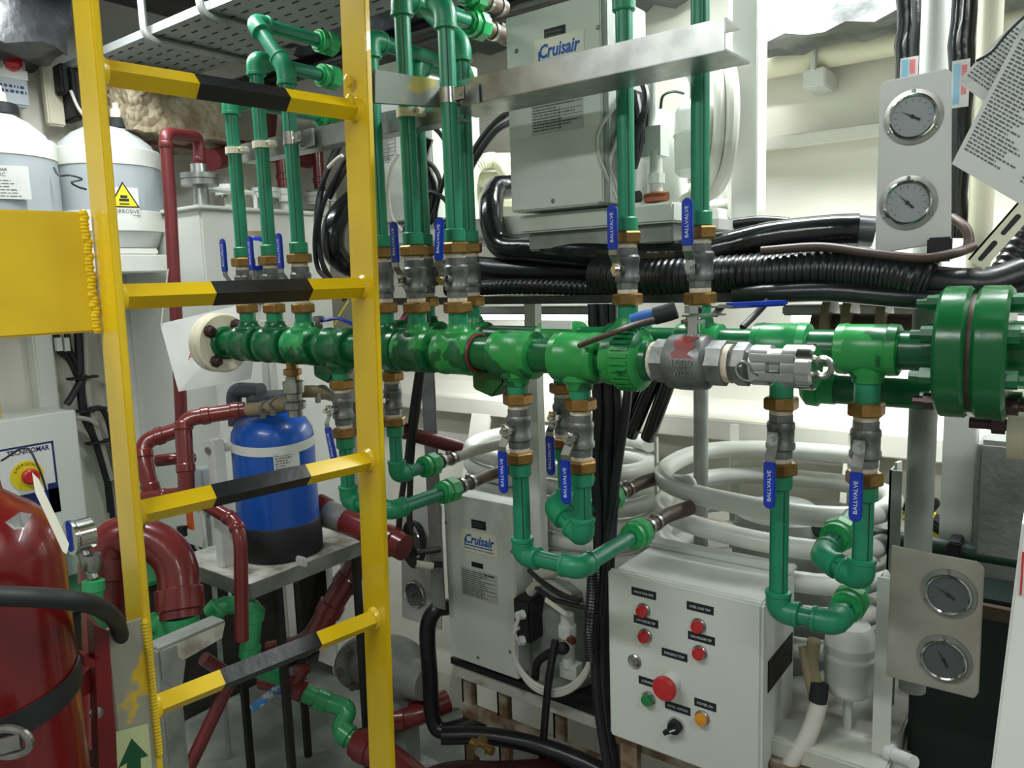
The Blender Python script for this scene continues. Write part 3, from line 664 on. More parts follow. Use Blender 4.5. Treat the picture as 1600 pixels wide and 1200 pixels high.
put('adapter', G().lathe((x1,YF,ZF), EX, [(0.028,0.025),(0.034,0.031),(0.060,0.031),(0.064,0.026),(0.078,0.026),(0.082,0.0325),(0.105,0.0325)], 26), 'alu', cl)
put('cap', G().lathe((x1,YF,ZF), EX, [(0.103,0.034),(0.122,0.034),(0.126,0.031)], 28), 'chrome', cl)
for s in (-1, 1):
    p = V((x1+0.07,YF-0.030,ZF+s*0.014)); put('cam_arm', G().obox(p, EX*0.034, EY*0.004, EZ*0.006), 'alu', cl, bev=0.002)
put('cap_eye', G().tube([V((x1+0.134+0.012*math.cos(a),YF,ZF+0.013*math.sin(a))) for a in [2*math.pi*i/14 for i in range(14)]], 0.005, 8, closed=True), 'steel', cl)
put('pull_ring', G().tube([V((x1+0.024+0.001*i,YF-0.034,ZF-0.006))+V((0.014*math.cos(a),0,0.014*math.sin(a))) for i,a in enumerate([2*math.pi*i/16 for i in range(16)])], 0.0018, 6, closed=True), 'chrome', cl)
# ---------------- aluminium rail across the risers, clamps
ry0 = YF+0.024; zr = U(900,105,Y=ry0).z
rx0 = U(372,252,Y=ry0).x; rx1 = U(1133,75,Y=ry0).x; rxm = U(704,170,Y=ry0).x; zL = 1.831
rl = root('pipe_rail', ((rxm+rx1)/2, ry0, zr-0.024), 'aluminium channel rail in front of the upper white box', 'rail')
put('front_web', G().box(rxm-0.02, rx1, ry0, ry0+0.004, zr-0.024, zr+0.024), 'alu', rl, bev=0.001)
put('bottom_flange', G().box(rxm-0.02, rx1, ry0+0.004, YB-0.022, zr-0.024, zr-0.020), 'alu', rl)
put('top_flange', G().box(rxm-0.02, rx1, ry0+0.004, YB-0.06, zr+0.020, zr+0.024), 'alu', rl)
r2_ = root('pipe_rail', ((rx0+rxm)/2, ry0+0.006, zL-0.022), 'aluminium angle rail behind the far riser trio and the ladder rail', 'rail')
put('front_web', G().box(rx0, rxm+0.01, ry0+0.006, ry0+0.010, zL-0.022, zL+0.022), 'alu', r2_, bev=0.001)
put('bottom_flange', G().box(rx0, rxm+0.01, ry0+0.010, ry0+0.05, zL-0.022, zL-0.018), 'alu', r2_)
def clip(x, z, kind, label, Y=YF):
    if kind == 'white':
        r = root('pipe_clip', (x,Y,z-0.008), label, 'pipe clip', 'white plastic pipe clips')
        put('ring', G().lathe((x,Y,z), EZ, [(-0.008,0.0168),(-0.008,0.0215),(0.008,0.0215),(0.008,0.0168)], 22), 'plastic_cream', r)
        put('tab', G().box(x+0.016,x+0.036,Y-0.006,Y+0.02,z-0.008,z+0.008), 'plastic_cream', r, bev=0.003)
        put('screw', G().lathe((x+0.028,Y-0.006,z), -EY, [(0,0.004),(0.002,0.003)], 10), 'steel', r)
    else:
        r = root('pipe_clamp', (x,Y,z-0.015), label, 'pipe clamp', 'silver pipe clamps')
        put('band', G().lathe((x,Y,z), EZ, [(-0.014,0.0166),(-0.014,0.0182),(0.014,0.0182),(0.014,0.0166)], 22), 'chrome', r)
        put('ear', G().box(x+0.015,x+0.06,Y+0.012,Y+0.020,z-0.020,z+0.018).box(x+0.015,x+0.045,Y-0.006,Y-0.003,z-0.013,z+0.013), 'alu', r, bev=0.003)
        put('screw', G().lathe((x+0.034,Y-0.006,z), -EY, [(0,0.0055),(0.004,0.0055)], 8), 'chrome', r)
clip(ups[0], zL, 'white', 'white plastic clip on the riser next to the cream flange')
clip(ups[1], zL, 'white', 'white plastic clip on the middle riser of the far trio')
clip(ups[2], zL, 'silver', 'silver clamp on the diagonal bending riser of the far trio')
clip(ups[4], zL, 'white', 'white plastic clip on the riser beside the ladder rail')
clip(ups[5], zr-0.008, 'silver', 'silver clamp with bolted ear on the riser between the white boxes')
# ================================================================== air conditioning units
def yb(px0, py0, px1, py1, Y): a = U(px0,py0,Y=Y); b = U(px1,py1,Y=Y); return a, b
def screw(parent, p, ax=V((0,-1,0)), r=0.005): put('screw', G().lathe(p, ax, [(0,r),(0.001,r),(0.0025,r*0.6)], 10), 'steel', parent)
def brand_plate(parent, c, w, h):
    put('brand_plate', G().obox(c, EX*w/2, EY*0.0006, EZ*h/2), 'label_cream', parent)
    text('Cruisair', c+V((0.002,-0.001,h*0.10)), EX, EZ, h*0.46, 'ink_blue', parent, wfit=w*0.82, shear=0.22, bold=0.028)
    put('underline', G().obox(c+V((-0.002,-0.001,-h*0.21)), EX*w*0.40, EY*0.0003, EZ*h*0.028).obox(c+V((-w*0.40,-0.001,-h*0.06)), EX*w*0.014, EY*0.0003, EZ*h*0.17), 'ink_blue', parent)
    text('Manufactured by Dometic Corporation', c+V((-0.002,-0.001,-h*0.36)), EX, EZ, h*0.12, 'ink_dark', parent, wfit=w*0.86)
def data_plate(parent, c, w, h, seed, logo=None):
    put('data_plate', G().obox(c, EX*w/2, EY*0.0006, EZ*h/2), 'plate_print', parent)
    printlines(c+V((0,-0.001,0)), EX, EZ, w*0.93, h*0.9, 13, 'ink_grey', parent, 0.42, (0.5,1.0), seed)
    g = G()
    for k in range(5): g.obox(c+V((0,-0.001,h*(0.28-0.14*k))), EX*w*0.48, EY*0.0002, EZ*0.0005)
    g.obox(c+V((w*0.06,-0.001,-h*0.2)), EX*0.0005, EY*0.0002, EZ*h*0.28)
    put('table_rules', g, 'ink_grey', parent, kind='stuff', smooth=False)
    if logo: text(logo, c+V((w*0.30,-0.001,h*0.42)), EX, EZ, h*0.09, 'ink_dark', parent, wfit=w*0.30, bold=0.03)
def gauge(name, c, r, label, ang, dark=False, group='pressure gauges on white plates', flange=1.32):
    """round dial gauge facing the aisle, with its flange ring"""
    c = V(c); t = root(name, c-EZ*r*flange, label, 'gauge', group); f = V((0,-1,0))
    put('flange_ring', G().lathe(c, f, [(0,r*flange),(0.003,r*flange),(0.004,r*1.08)], 36), 'steel' if not dark else 'alu_dull', t)
    put('bezel', G().lathe(c, f, [(0.003,r*1.10),(0.009,r*1.10),(0.011,r*1.04),(0.009,r*0.96),(0.006,r*0.95)], 36, caps=False), 'chrome', t)
    put('dial', G().lathe(c, f, [(0.001,r*0.97),(0.006,r*0.97)], 36), 'dial_dark' if dark else 'dial', t)
    d = V((math.cos(ang),0,math.sin(ang))); q = c+f*0.008
    put('needle', G().hexa([q-d*r*0.38+V((-d.z,0,d.x))*r*0.06, q-d*r*0.38-V((-d.z,0,d.x))*r*0.06, q+d*r*0.62], f*0.0008).lathe(c, f, [(0.006,r*0.09),(0.0095,r*0.09)], 12), 'ink_dark', t)
    g = G()
    for k in range(13):
        a = math.radians(225-270*k/12); e = V((math.cos(a),0,math.sin(a))); g.obox(c+f*0.0064+e*r*0.78, e*r*0.07, EY*0.0002, EY.cross(e)*r*0.012)
    put('scale_marks', g, 'ink_grey', t, kind='stuff', smooth=False)
    for a in (90, 210, 330):
        e = V((math.cos(math.radians(a)),0,math.sin(math.radians(a)))); screw(t, c+f*0.003+e*r*1.21, f, r*0.10)
    return t
def coil(parent, c, rx, ry, turns, pitch, r, m='coil_white', a0=0, n=40, z_tail=None):
    pts = []
    for i in range(int(turns*n)+1):
        a = a0+2*math.pi*i/n; k = 1.0/ (abs(math.cos(a))**2.6+abs(math.sin(a))**2.6)**(1/2.6)
        pts.append(V(c)+V((rx*k*math.cos(a), ry*k*math.sin(a), -pitch*i/n)))
    put('condenser_coil', G().tube(pts, r, 14), m, parent)
# ------------------------------------------------------------------ upper unit
Yu = 1.39
bl, brr = U(799,332,Y=Yu), U(943,319,Y=Yu); ztop = U(802,25,Y=Yu).z; zb = bl.z
uu = root('air_conditioner', ((bl.x+brr.x)/2+0.1, Yu+0.15, zb-0.05), 'upper white air conditioning unit with blue lettered control box', 'air conditioner')
bx = put('control_box', G().box(bl.x, brr.x, Yu, Yu+0.17, zb, ztop), 'unit_white', uu, bev=0.003)
k = dep(bl)/1200
brand_plate(bx, V((U(873,79,Y=Yu-0.001).x, Yu-0.0008, U(873,80,Y=Yu).z)), 0.122, 0.062)
put('black_label', G().obox(U(867,52,Y=Yu)-EY*0.0006, EX*0.026, EY*0.0006, EZ*0.012), 'label_black', bx)
printlines(U(867,52,Y=Yu)-EY*0.0014, EX, EZ, 0.044, 0.016, 2, 'ink_grey', bx, 0.5, (0.8,1), 5)
data_plate(bx, U(870,172,Y=Yu)-EY*0.0008, 0.128, 0.086, 11)
for px, py in ((807,80),(934,43),(864,314),(938,318)): screw(bx, U(px,py,Y=Yu))
put('side_cover', G().box(brr.x, brr.x+0.012, Yu+0.004, Yu+0.17, zb, ztop), 'grey_paint', uu, bev=0.002)
tb, te = U(815,345,Y=Yu+0.04), U(1055,330,Y=Yu+0.04)
put('base_tray', G().box(tb.x, te.x, Yu+0.03, Yu+0.42, zb-0.045, zb-0.006), 'unit_white', uu, bev=0.004)
put('base_tray_rim', G().box(tb.x+0.01, te.x-0.01, Yu+0.05, Yu+0.40, zb-0.085, zb-0.045), 'grey_paint', uu, bev=0.004)
cx = U(1020,300,Y=1.68)
put('compressor', G().lathe((cx.x,1.66,zb-0.006), EZ, [(0,0.085),(0.03,0.092),(0.06,0.088),(0.17,0.088),(0.20,0.078),(0.225,0.05),(0.23,0.02)], 28), 'unit_white', uu)
rc = U(1087,222,Y=1.60)
rcv = put('receiver', G().lathe((rc.x,1.60,rc.z-0.075), EZ, [(0,0.015),(0.005,0.036),(0.016,0.0445),(0.085,0.0455),(0.090,0.048),(0.095,0.0455),(0.135,0.0445),(0.15,0.036),(0.165,0.012)], 26), 'unit_white', uu)
put('receiver_pipe', G().tube(spl([(rc.x,1.60,rc.z+0.08),(rc.x-0.01,1.60,rc.z+0.14),(rc.x-0.08,1.58,rc.z+0.17),(rc.x-0.13,1.57,rc.z+0.10)]), 0.012, 10), 'coil_white', uu)
# service valve block beside the riser
sv = U(1025,222,Y=1.50)
put('service_valve', G().box(sv.x-0.028,sv.x+0.02,1.48,1.52,sv.z-0.03,sv.z+0.03).cyl((sv.x+0.005,1.49,sv.z-0.12),(sv.x+0.005,1.49,sv.z-0.02),0.013,12).cyl((sv.x-0.01,1.50,sv.z+0.02),(sv.x-0.006,1.50,sv.z+0.14),0.009,10).lathe((sv.x+0.005,1.49,sv.z-0.085),EZ,[(0,0.018),(0.02,0.018)],8), 'unit_white', uu)
put('brass_fitting', G().lathe((sv.x-0.01,1.47,sv.z-0.115), EX, [(0,0.010),(0.02,0.012),(0.05,0.010)], 8), 'copper', uu)
put('black_plug', G().tube([(sv.x-0.11,1.47,sv.z-0.11),(sv.x-0.05,1.465,sv.z-0.113),(sv.x-0.02,1.465,sv.z-0.11)], 0.012, 12), 'black_matt', uu)
tb_ = U(965,180,Y=1.44)
put('terminal_block', G().box(brr.x+0.012,brr.x+0.048,1.43,1.50,tb_.z-0.06,tb_.z+0.045), 'black_matt', uu, bev=0.004)
for dz in (0.025,-0.035): put('cable_gland', G().lathe((brr.x+0.03,1.43,tb_.z+dz), -EY, [(0,0.011),(0.012,0.011),(0.02,0.007)], 8), 'plastic_cream', uu)
put('grey_lead', G().tube(spl([(brr.x+0.03,1.412,tb_.z+0.025),U(935,205,Y=1.385),U(935,240,Y=1.385),U(945,270,Y=1.39),U(962,310,Y=1.42)]), 0.0045, 8), 'cable_grey', uu)
put('grey_lead', G().tube(spl([(brr.x+0.03,1.412,tb_.z-0.035),U(952,255,Y=1.40),U(962,290,Y=1.42),U(968,330,Y=1.44)]), 0.0045, 8), 'cable_grey', uu)
put('black_lead', G().tube(spl([U(1000,120,Y=1.45),U(1010,150,Y=1.43),U(1005,180,Y=1.42),U(995,210,Y=1.43),U(992,260,Y=1.45)]), 0.007, 8), 'cable', uu)
put('black_lead', G().tube(spl([U(993,150,Y=1.45),U(999,190,Y=1.44),U(998,230,Y=1.45),U(990,262,Y=1.46)]), 0.009, 8), 'cable', uu)
put('green_lead', G().tube(spl([U(1032,170,Y=1.5),U(1036,150,Y=1.5),U(1052,143,Y=1.52),U(1068,146,Y=1.55)]), 0.003, 6), 'ppr_dark', uu)
ucx = (cx.x+rc.x)/2+0.05
coil(uu, (cx.x+0.03,1.84,zb+0.22), 0.15, 0.12, 4, 0.05, 0.02, a0=2.0)
for px in (1108,1128): put('white_hose', G().tube(spl([U(px-3,60,Y=1.66),U(px+16,130,Y=1.60),U(px+14,230,Y=1.58),U(px-4,290,Y=1.60),U(px-40,315,Y=1.62)]), 0.014, 10), 'cable_white', uu)
# ------------------------------------------------------------------ second upper unit half hidden by the risers
Y2 = 1.50
a = U(585,350,Y=Y2); b = U(702,338,Y=Y2); zt2 = U(600,100,Y=Y2).z
u2 = root('air_conditioner', ((a.x+b.x)/2, Y2+0.15, a.z), 'white air conditioning unit half hidden behind the middle green risers', 'air conditioner')
bb = put('control_box', G().box(a.x, b.x-0.05, Y2, Y2+0.2, a.z, zt2), 'unit_white', u2, bev=0.003)
data_plate(bb, U(606,232,Y=Y2)-EY*0.0008, 0.06, 0.07, 14)
put('base_tray', G().box(a.x, b.x+0.28, Y2+0.02, Y2+0.45, a.z-0.06, a.z-0.01), 'unit_white', u2, bev=0.004)
put('grey_lead', G().tube(spl([U(622,240,Y=1.46),U(611,262,Y=1.45),U(606,300,Y=1.45),U(612,340,Y=1.45),U(628,362,Y=1.46)]), 0.006, 8), 'cable_grey', u2)
cc = U(775,290,Y=1.80)
put('compressor', G().lathe((cc.x,1.82,a.z-0.01), EZ, [(0,0.08),(0.14,0.08),(0.17,0.07),(0.19,0.03)], 26), 'unit_white', u2)
coil(u2, (cc.x-0.02,1.84,a.z+0.19), 0.17, 0.14, 3, 0.05, 0.022, m='cream', a0=1.2)
put('ribbed_hose', G().tube(spl([U(735,345,Y=1.62),U(733,300,Y=1.62),U(742,262,Y=1.64),U(772,250,Y=1.68),U(795,275,Y=1.70)],14), 0.020, 14, rfun=lambda t: 1+0.05*math.sin(t*190)), 'cream', u2)
def leads(parent, specs, m, r, name='black_lead'):
    for sp in specs: put(name, G().tube(spl([U(px,py,Y=y) for px,py,y in sp]), r, 8), m, parent)
leads(u2, [[(800,172,1.55),(770,195,1.52),(745,228,1.5),(728,262,1.5),(722,300,1.52)], [(800,190,1.55),(775,205,1.52),(752,235,1.5),(733,270,1.5),(726,310,1.52)]], 'cable', 0.0075)
leads(u2, [[(640,205,1.44),(668,195,1.45),(690,212,1.46),(702,245,1.46),(688,300,1.46),(672,350,1.46)], [(660,250,1.44),(678,262,1.46),(688,290,1.46),(680,340,1.46),(690,380,1.46)], [(655,320,1.44),(672,300,1.45),(700,320,1.46),(695,370,1.46)]], 'cable', 0.006)
leads(u2, [[(668,215,1.46),(660,250,1.46),(676,300,1.47),(668,345,1.47)]], 'black_shiny', 0.016)
# second bank of black leads to the far left unit
cl3 = root('cable_loom', U(520,300,Y=1.4), 'black cables looping down beside the far ladder rail', 'cables')
leads(cl3, [[(545,205,1.42),(520,250,1.40),(500,300,1.38),(494,350,1.38),(500,400,1.38),(520,440,1.40),(545,460,1.42)], [(548,235,1.42),(528,270,1.40),(505,320,1.38),(498,370,1.38),(510,430,1.40),(540,470,1.42)], [(542,190,1.42),(512,260,1.40),(497,330,1.37),(492,380,1.37),(497,420,1.38),(516,440,1.38)], [(560,220,1.43),(540,265,1.41),(515,310,1.40)]], 'cable', 0.0065, 'cable')
put('tie_wrap', G().tube(spl([U(513,262,Y=1.38),U(527,248,Y=1.38),U(535,243,Y=1.38)]), 0.005, 8), 'label_cream', cl3)
bi = root('insulated_bend', U(525,420,Y=1.5), 'shiny black insulated pipe bend beside the far ladder rail', 'pipe')
put('bend', G().tube(spl([U(580,300,Y=1.58),U(548,318,Y=1.52),U(524,350,Y=1.46),U(522,392,Y=1.45),U(545,415,Y=1.50),U(590,420,Y=1.56)]), 0.033, 18), 'black_shiny', bi)
put('end_tape', G().tube([U(578,301,Y=1.577),U(588,297,Y=1.60)], 0.0335, 18), 'black_matt', bi)
# ------------------------------------------------------------------ middle unit
Ym = 1.54
tl, bl2, br2 = U(692,770,Y=Ym), U(693,1021,Y=Ym), U(810,1057,Y=Ym)
mu = root('air_conditioner', ((tl.x+br2.x)/2+0.1, Ym+0.2, bl2.z-0.05), 'middle white air conditioning unit with blue lettered box behind the low U pipe', 'air conditioner')
bx = put('control_box', G().box(tl.x, br2.x, Ym, Ym+0.19, bl2.z, tl.z), 'unit_white', mu, bev=0.003)
brand_plate(bx, U(749,848,Y=Ym)-EY*0.0008, 0.125, 0.060)
put('black_label', G().obox(U(748,820,Y=Ym)-EY*0.0006, EX*0.025, EY*0.0006, EZ*0.012), 'label_black', bx)
printlines(U(748,820,Y=Ym)-EY*0.0014, EX, EZ, 0.042, 0.016, 2, 'ink_grey', bx, 0.5, (0.8,1), 6)
put('black_label', G().obox(U(746,883,Y=Ym)-EY*0.0006, EX*0.020, EY*0.0006, EZ*0.007), 'label_black', bx)
data_plate(bx, U(749,914,Y=Ym)-EY*0.0008, 0.128, 0.082, 12, 'Cruisair')
for px, py in ((697,816),(747,1027),(797,1018),(800,862)): screw(bx, U(px,py,Y=Ym))
zb = bl2.z
put('dark_gap_plate', G().box(tl.x-0.01, br2.x+0.32, Ym+0.01, Ym+0.34, zb-0.03, zb-0.012), 'black_matt', mu)  # black colour stands for the shaded gap under the control box
put('base_tray', G().box(tl.x-0.01, br2.x+0.30, Ym+0.02, Ym+0.34, zb-0.075, zb-0.03), 'dirty_white', mu, bev=0.004)
for xx in (tl.x+0.02, (tl.x+br2.x)/2+0.03, br2.x+0.10, br2.x+0.26): put('base_leg', G().box(xx-0.018, xx+0.018, Ym+0.04, Ym+0.055, 0.0, zb-0.075).box(xx-0.018, xx-0.012, Ym+0.04, Ym+0.10, 0.0, zb-0.075), 'rust', mu)
put('base_crossbar', G().box(tl.x, br2.x+0.30, Ym+0.036, Ym+0.05, zb-0.20, zb-0.16), 'rust', mu)
put('back_plate', G().box(br2.x+0.004, br2.x+0.20, Ym+0.12, Ym+0.13, zb, zb+0.33), 'unit_white', mu, bev=0.003)
kp = U(832,973,Y=Ym-0.01)
put('terminal_box', G().box(br2.x+0.004, br2.x+0.060, Ym-0.02, Ym+0.05, kp.z-0.058, kp.z+0.06), 'black_matt', mu, bev=0.006)
for py in (960,1000):
    c = U(818,py,Y=Ym-0.02); put('cable_gland', G().lathe((c.x,Ym-0.018,c.z), V((-0.5,-1,0)), [(0,0.013),(0.008,0.013),(0.010,0.0115),(0.02,0.011),(0.024,0.008)], 8), 'label_white', mu)
for i, (o, rr_) in enumerate(((0,0.0055),(5,0.0055),(9,0.0045))):
    put('white_lead', G().tube(spl([U(812-o*0.3,960+i*20,Y=Ym-0.05),U(804-o*0.2,990,Y=Ym-0.055),U(806,1030+o*0.4,Y=Ym-0.05),U(828,1062+o,Y=Ym-0.05),U(862,1078+o,Y=Ym-0.05),U(896,1068+o,Y=Ym-0.05),U(918,1040+o,Y=Ym-0.05),U(924,1000,Y=Ym-0.05),U(920,960,Y=Ym-0.05)]), rr_, 8), 'cable_white', mu)
put('compressor', G().lathe((U(870,980,Y=1.64).x,1.66,zb-0.012), EZ, [(0,0.10),(0.02,0.10),(0.03,0.085),(0.2,0.085),(0.25,0.07),(0.27,0.03)], 26), 'grey_paint', mu)
c = U(887,1000,Y=1.53)
put('service_valve', G().cyl((c.x,1.53,c.z-0.07),(c.x,1.53,c.z+0.07),0.017,12).lathe((c.x,1.53,c.z+0.01),EZ,[(0,0.023),(0.03,0.023)],8).box(c.x-0.02,c.x+0.03,1.52,1.55,c.z-0.10,c.z-0.06), 'white_paint', mu)
put('valve_port', G().lathe((c.x+0.012,1.52,c.z+0.012), V((1,-0.5,0)), [(0,0.010),(0.018,0.010),(0.02,0.006)], 10), 'copper', mu)
put('black_plug', G().tube(spl([U(836,1060,Y=1.52),U(840,1035,Y=1.51),U(860,1020,Y=1.50),U(880,1013,Y=1.50)]), 0.011, 10).ball(U(880,1013,Y=1.50), 0.016, 12), 'black_matt', mu)
mcx = U(893,720,Y=1.86)
coil(mu, (-1.245,1.85,1.015), 0.285, 0.165, 6, 0.050, 0.0225, a0=0.6)
put('compressor_cover', G().lathe((-1.24,1.84,zb), EZ, [(0,0.11),(0.36,0.11),(0.40,0.09),(0.42,0.03)], 26), 'unit_white', mu)
for ps in ([(838,905),(850,898),(868,892),(880,880)], [(828,925),(845,910),(862,915),(890,935)]):
    put('ribbed_hose', G().tube(spl([U(px,py,Y=1.51) for px,py in ps]), 0.013, 10), 'hose_grey', mu)
leads(mu, [[(838,918,1.50),(862,935,1.49),(895,945,1.49),(915,950,1.50)], [(842,905,1.50),(872,925,1.49),(905,940,1.49)], [(826,890,1.50),(850,912,1.49),(880,930,1.49),(910,938,1.5)]], 'cable', 0.006)
put('cable_tag', G().obox(U(868,948,Y=1.478), V((0.030,0,-0.012)), EY*0.001, V((0.002,0,0.006))), 'label_cream', mu)
# hoses from the green unions into the coils
def hose(parent, pts, r, m, name='hose'): put(name, G().tube(spl(pts), r, 14), m, parent)
hose(mu, [EC, EC+V((0.005,0.05,0.004)), EC+V((0.03,0.12,0.012))], 0.0155, 'hose_brown')
hose(mu, [ED, ED+V((0.01,0.06,0.006)), ED+V((0.05,0.15,0.016))], 0.0155, 'hose_grey')
# ------------------------------------------------------------------ right unit: coil, drier, frame
rcx = V((-0.588,1.79,1.0)); zc = 1.04
ru = root('air_conditioner', (rcx.x, 1.78, 0.40), 'white condenser coil unit behind the white control panel', 'air conditioner')
coil(ru, (rcx.x,1.79,zc), 0.256, 0.205, 5, 0.074, 0.0225, a0=0.9)
put('compressor', G().lathe((rcx.x+0.02,1.80,0.45), EZ, [(0,0.115),(0.43,0.115),(0.47,0.105),(0.495,0.07),(0.50,0.02)], 30), 'grey_paint', ru)
hose(ru, [EA, EA+V((0.005,0.04,0.003)), EA+V((0.03,0.10,0.008))], 0.0165, 'hose_brown'); hose(ru, [EB, EB+V((0.005,0.04,0.003)), EB+V((0.03,0.10,0.008))], 0.0165, 'hose_brown')
hose(ru, [U(1036,748,Y=1.66),U(1062,748,Y=1.62),U(1080,752,Y=1.60),U(1084,775,Y=1.60)], 0.010, 'coil_white', 'coil_link')
hose(ru, [U(1058,808,Y=1.60),U(1090,815,Y=1.60),U(1130,822,Y=1.62),U(1160,835,Y=1.66)], 0.012, 'hose_beige', 'ribbed_hose')
for a_ in (-0.2, 1.1, 2.2, 3.4):
    p = V((rcx.x+0.256*math.cos(a_), 1.79+0.205*math.sin(a_), 0)); o = V((math.cos(a_), math.sin(a_), 0)); p += o*0.028
    put('coil_strap', G().obox((p.x,p.y,zc-0.14), o*0.003, V((-o.y,o.x,0))*0.012, EZ*0.19), 'coil_white', ru)
sp = U(1397,800,Y=1.74)
put('side_post', G().box(sp.x-0.004, sp.x+0.0, 1.70, 1.745, 0.46, sp.z+0.10).box(sp.x-0.004, sp.x+0.02, 1.70, 1.704, 0.46, sp.z+0.10), 'grey_paint', ru)
sp2 = U(1381,1030,Y=1.50)
put('front_post', G().box(sp2.x-0.016, sp2.x+0.016, 1.50, 1.504, 0.40, sp2.z+0.16).box(sp2.x-0.016, sp2.x-0.012, 1.504, 1.53, 0.40, sp2.z+0.16), 'white_paint', ru)
dr = U(1327,1025,Y=1.56)
fd = put('filter_drier', G().lathe((dr.x,1.56,dr.z-0.082), EZ, [(0,0.014),(0.003,0.036),(0.012,0.045),(0.020,0.0465),(0.078,0.0475),(0.082,0.0495),(0.088,0.0495),(0.092,0.0475),(0.135,0.046),(0.150,0.038),(0.156,0.012)], 28), 'coil_white', ru)
put('drier_label', G().lathe((dr.x,1.56,dr.z-0.082), EZ, [(0.094,0.0480),(0.110,0.0478)], 28, caps=False), 'plate_print', fd)
hose(ru, [V((dr.x,1.56,dr.z+0.07)),V((dr.x,1.56,dr.z+0.11)),V((dr.x+0.02,1.57,dr.z+0.15)),V((dr.x+0.06,1.60,dr.z+0.17))], 0.012, 'coil_white', 'drier_pipe')
hose(ru, [V((dr.x,1.56,dr.z-0.08)),V((dr.x,1.56,dr.z-0.17))], 0.009, 'coil_white', 'drier_pipe')
zbu = U(1327,1130,Y=1.56).z
put('base_tray', G().box(rcx.x-0.24, sp2.x+0.02, 1.44, 2.0, zbu-0.05, zbu-0.01), 'dirty_white', ru, bev=0.004)
put('base_rail', G().box(rcx.x-0.26, sp2.x+0.04, 1.42, 1.46, zbu-0.14, zbu-0.05), 'rust', ru, bev=0.003)
put('base_rail', G().box(sp2.x-0.0, sp2.x+0.04, 1.30, 2.0, zbu-0.12, zbu-0.05), 'dirty_white', ru, bev=0.003)
for yy in (1.36,1.9): put('base_leg', G().box(sp2.x, sp2.x+0.035, yy, yy+0.035, 0, zbu-0.12), 'rust', ru)
hose(ru, [U(1272,1000,Y=1.50),U(1268,1040,Y=1.50),U(1278,1080,Y=1.50),U(1280,1105,Y=1.50)], 0.013, 'hose_beige', 'beige_hose'); hose(ru, [U(1255,1010,Y=1.50),U(1262,1050,Y=1.49),U(1272,1090,Y=1.49)], 0.010, 'hose_beige', 'beige_hose')
hose(ru, [U(1280,1080,Y=1.49),U(1278,1105,Y=1.48),U(1262,1150,Y=1.46),U(1232,1200,Y=1.44),U(1215,1240,Y=1.43)], 0.0165, 'cable_white', 'white_hose')
put('black_tape', G().tube([U(1281,1068,Y=1.488),U(1278,1096,Y=1.482)], 0.0175, 14), 'black_matt', ru)
hose(ru, [U(1300,1160,Y=1.52),U(1320,1165,Y=1.51),U(1345,1185,Y=1.50),U(1362,1215,Y=1.49)], 0.006, 'copper', 'copper_line')
put('brass_fitting', G().lathe(U(1294,1157,Y=1.52), V((1,-0.1,-0.15)), [(0,0.012),(0.025,0.012)], 6), 'brass', ru)
# ------------------------------------------------------------------ control panel
Yp = 1.36
p1, p2 = U(948,888,Y=Yp), U(1192,950,Y=Yp); X0, X1 = p1.x, p2.x; Z1 = (U(948,886,Y=Yp).z+U(1190,950,Y=Yp).z)/2; Z0 = (U(960,1152,Y=Yp).z)
pn = root('electrical_enclosure', ((X0+X1)/2, Yp+0.1, Z0), 'white electric control panel with red lamps and emergency stop button', 'control panel')
put('cabinet', G().box(X0+0.006, X1-0.006, Yp+0.022, Yp+0.215, Z0+0.004, Z1-0.004), 'panel_white', pn, bev=0.004)
door = put('door', G().box(X0, X1, Yp, Yp+0.020, Z0, Z1), 'panel_white', pn, bev=0.006, bseg=3)
put('lid_trim', G().box(X0+0.004, X1-0.004, Yp+0.18, Yp+0.222, Z1-0.004, Z1+0.008), 'panel_white', pn, bev=0.003)
vz = U(1222,1035,X=X1)
put('side_vent', G().box(X1-0.0065, X1-0.004, Yp+0.05, Yp+0.20, vz.z-0.035, vz.z+0.03), 'black_matt', pn)
def onP(px, py, o=0.0): return U(px, py, Y=Yp) - EY*o
for px, py, w, s in ((1006,927,0.056,'FANS FAILURE'),(1094,950,0.056,'OVER LOAD TRIP'),(1009.5,971,0.056,'LOW PRESSURE TRIP'),(1096,997,0.056,'HIGH PRESSURE TRIP'),(1054,1023,0.056,'EMERGENCY STOP'),(1017,1067,0.056,'COMPRESSOR'),(1102,1101,0.046,'POWER ON'),(1059,1106,0.056,'COOL OFF/ON')):
    c = onP(px,py,0.0005); put('name_tag', G().obox(c, EX*w/2, EY*0.0006, EZ*0.0085), 'label_black', door)
    text(s, c-EY*0.0012, EX, EZ, 0.0052, 'ink_white', door, wfit=w*(0.78 if len(s) > 10 else 0.72))
def pilot(px, py, m, r=0.0125):
    c = onP(px,py); put('lamp_bezel', G().lathe(c, -EY, [(0,r*1.22),(0.004,r*1.22),(0.006,r*1.08)], 24), 'steel', door)
    put('pilot_lamp', G().lathe(c, -EY, [(0.004,r),(0.012,r),(0.015,r*0.9),(0.016,r*0.5)], 24), m, door)
for px, py in ((1006,953),(1092,977),(1009,993),(1094,1019)): pilot(px, py, 'lamp_red')
pilot(1014,1091,'lamp_green'); pilot(1098,1121,'lamp_amber')
c = onP(1050,1064)
put('stop_collar', G().lathe(c, -EY, [(0,0.0195),(0.012,0.0185),(0.022,0.014)], 26), 'panel_white', door)
put('stop_button', G().lathe(c, -EY, [(0.020,0.013),(0.026,0.018),(0.030,0.0245),(0.038,0.0255),(0.043,0.022),(0.045,0.010)], 30), 'estop', door)
c = onP(1057,1133)
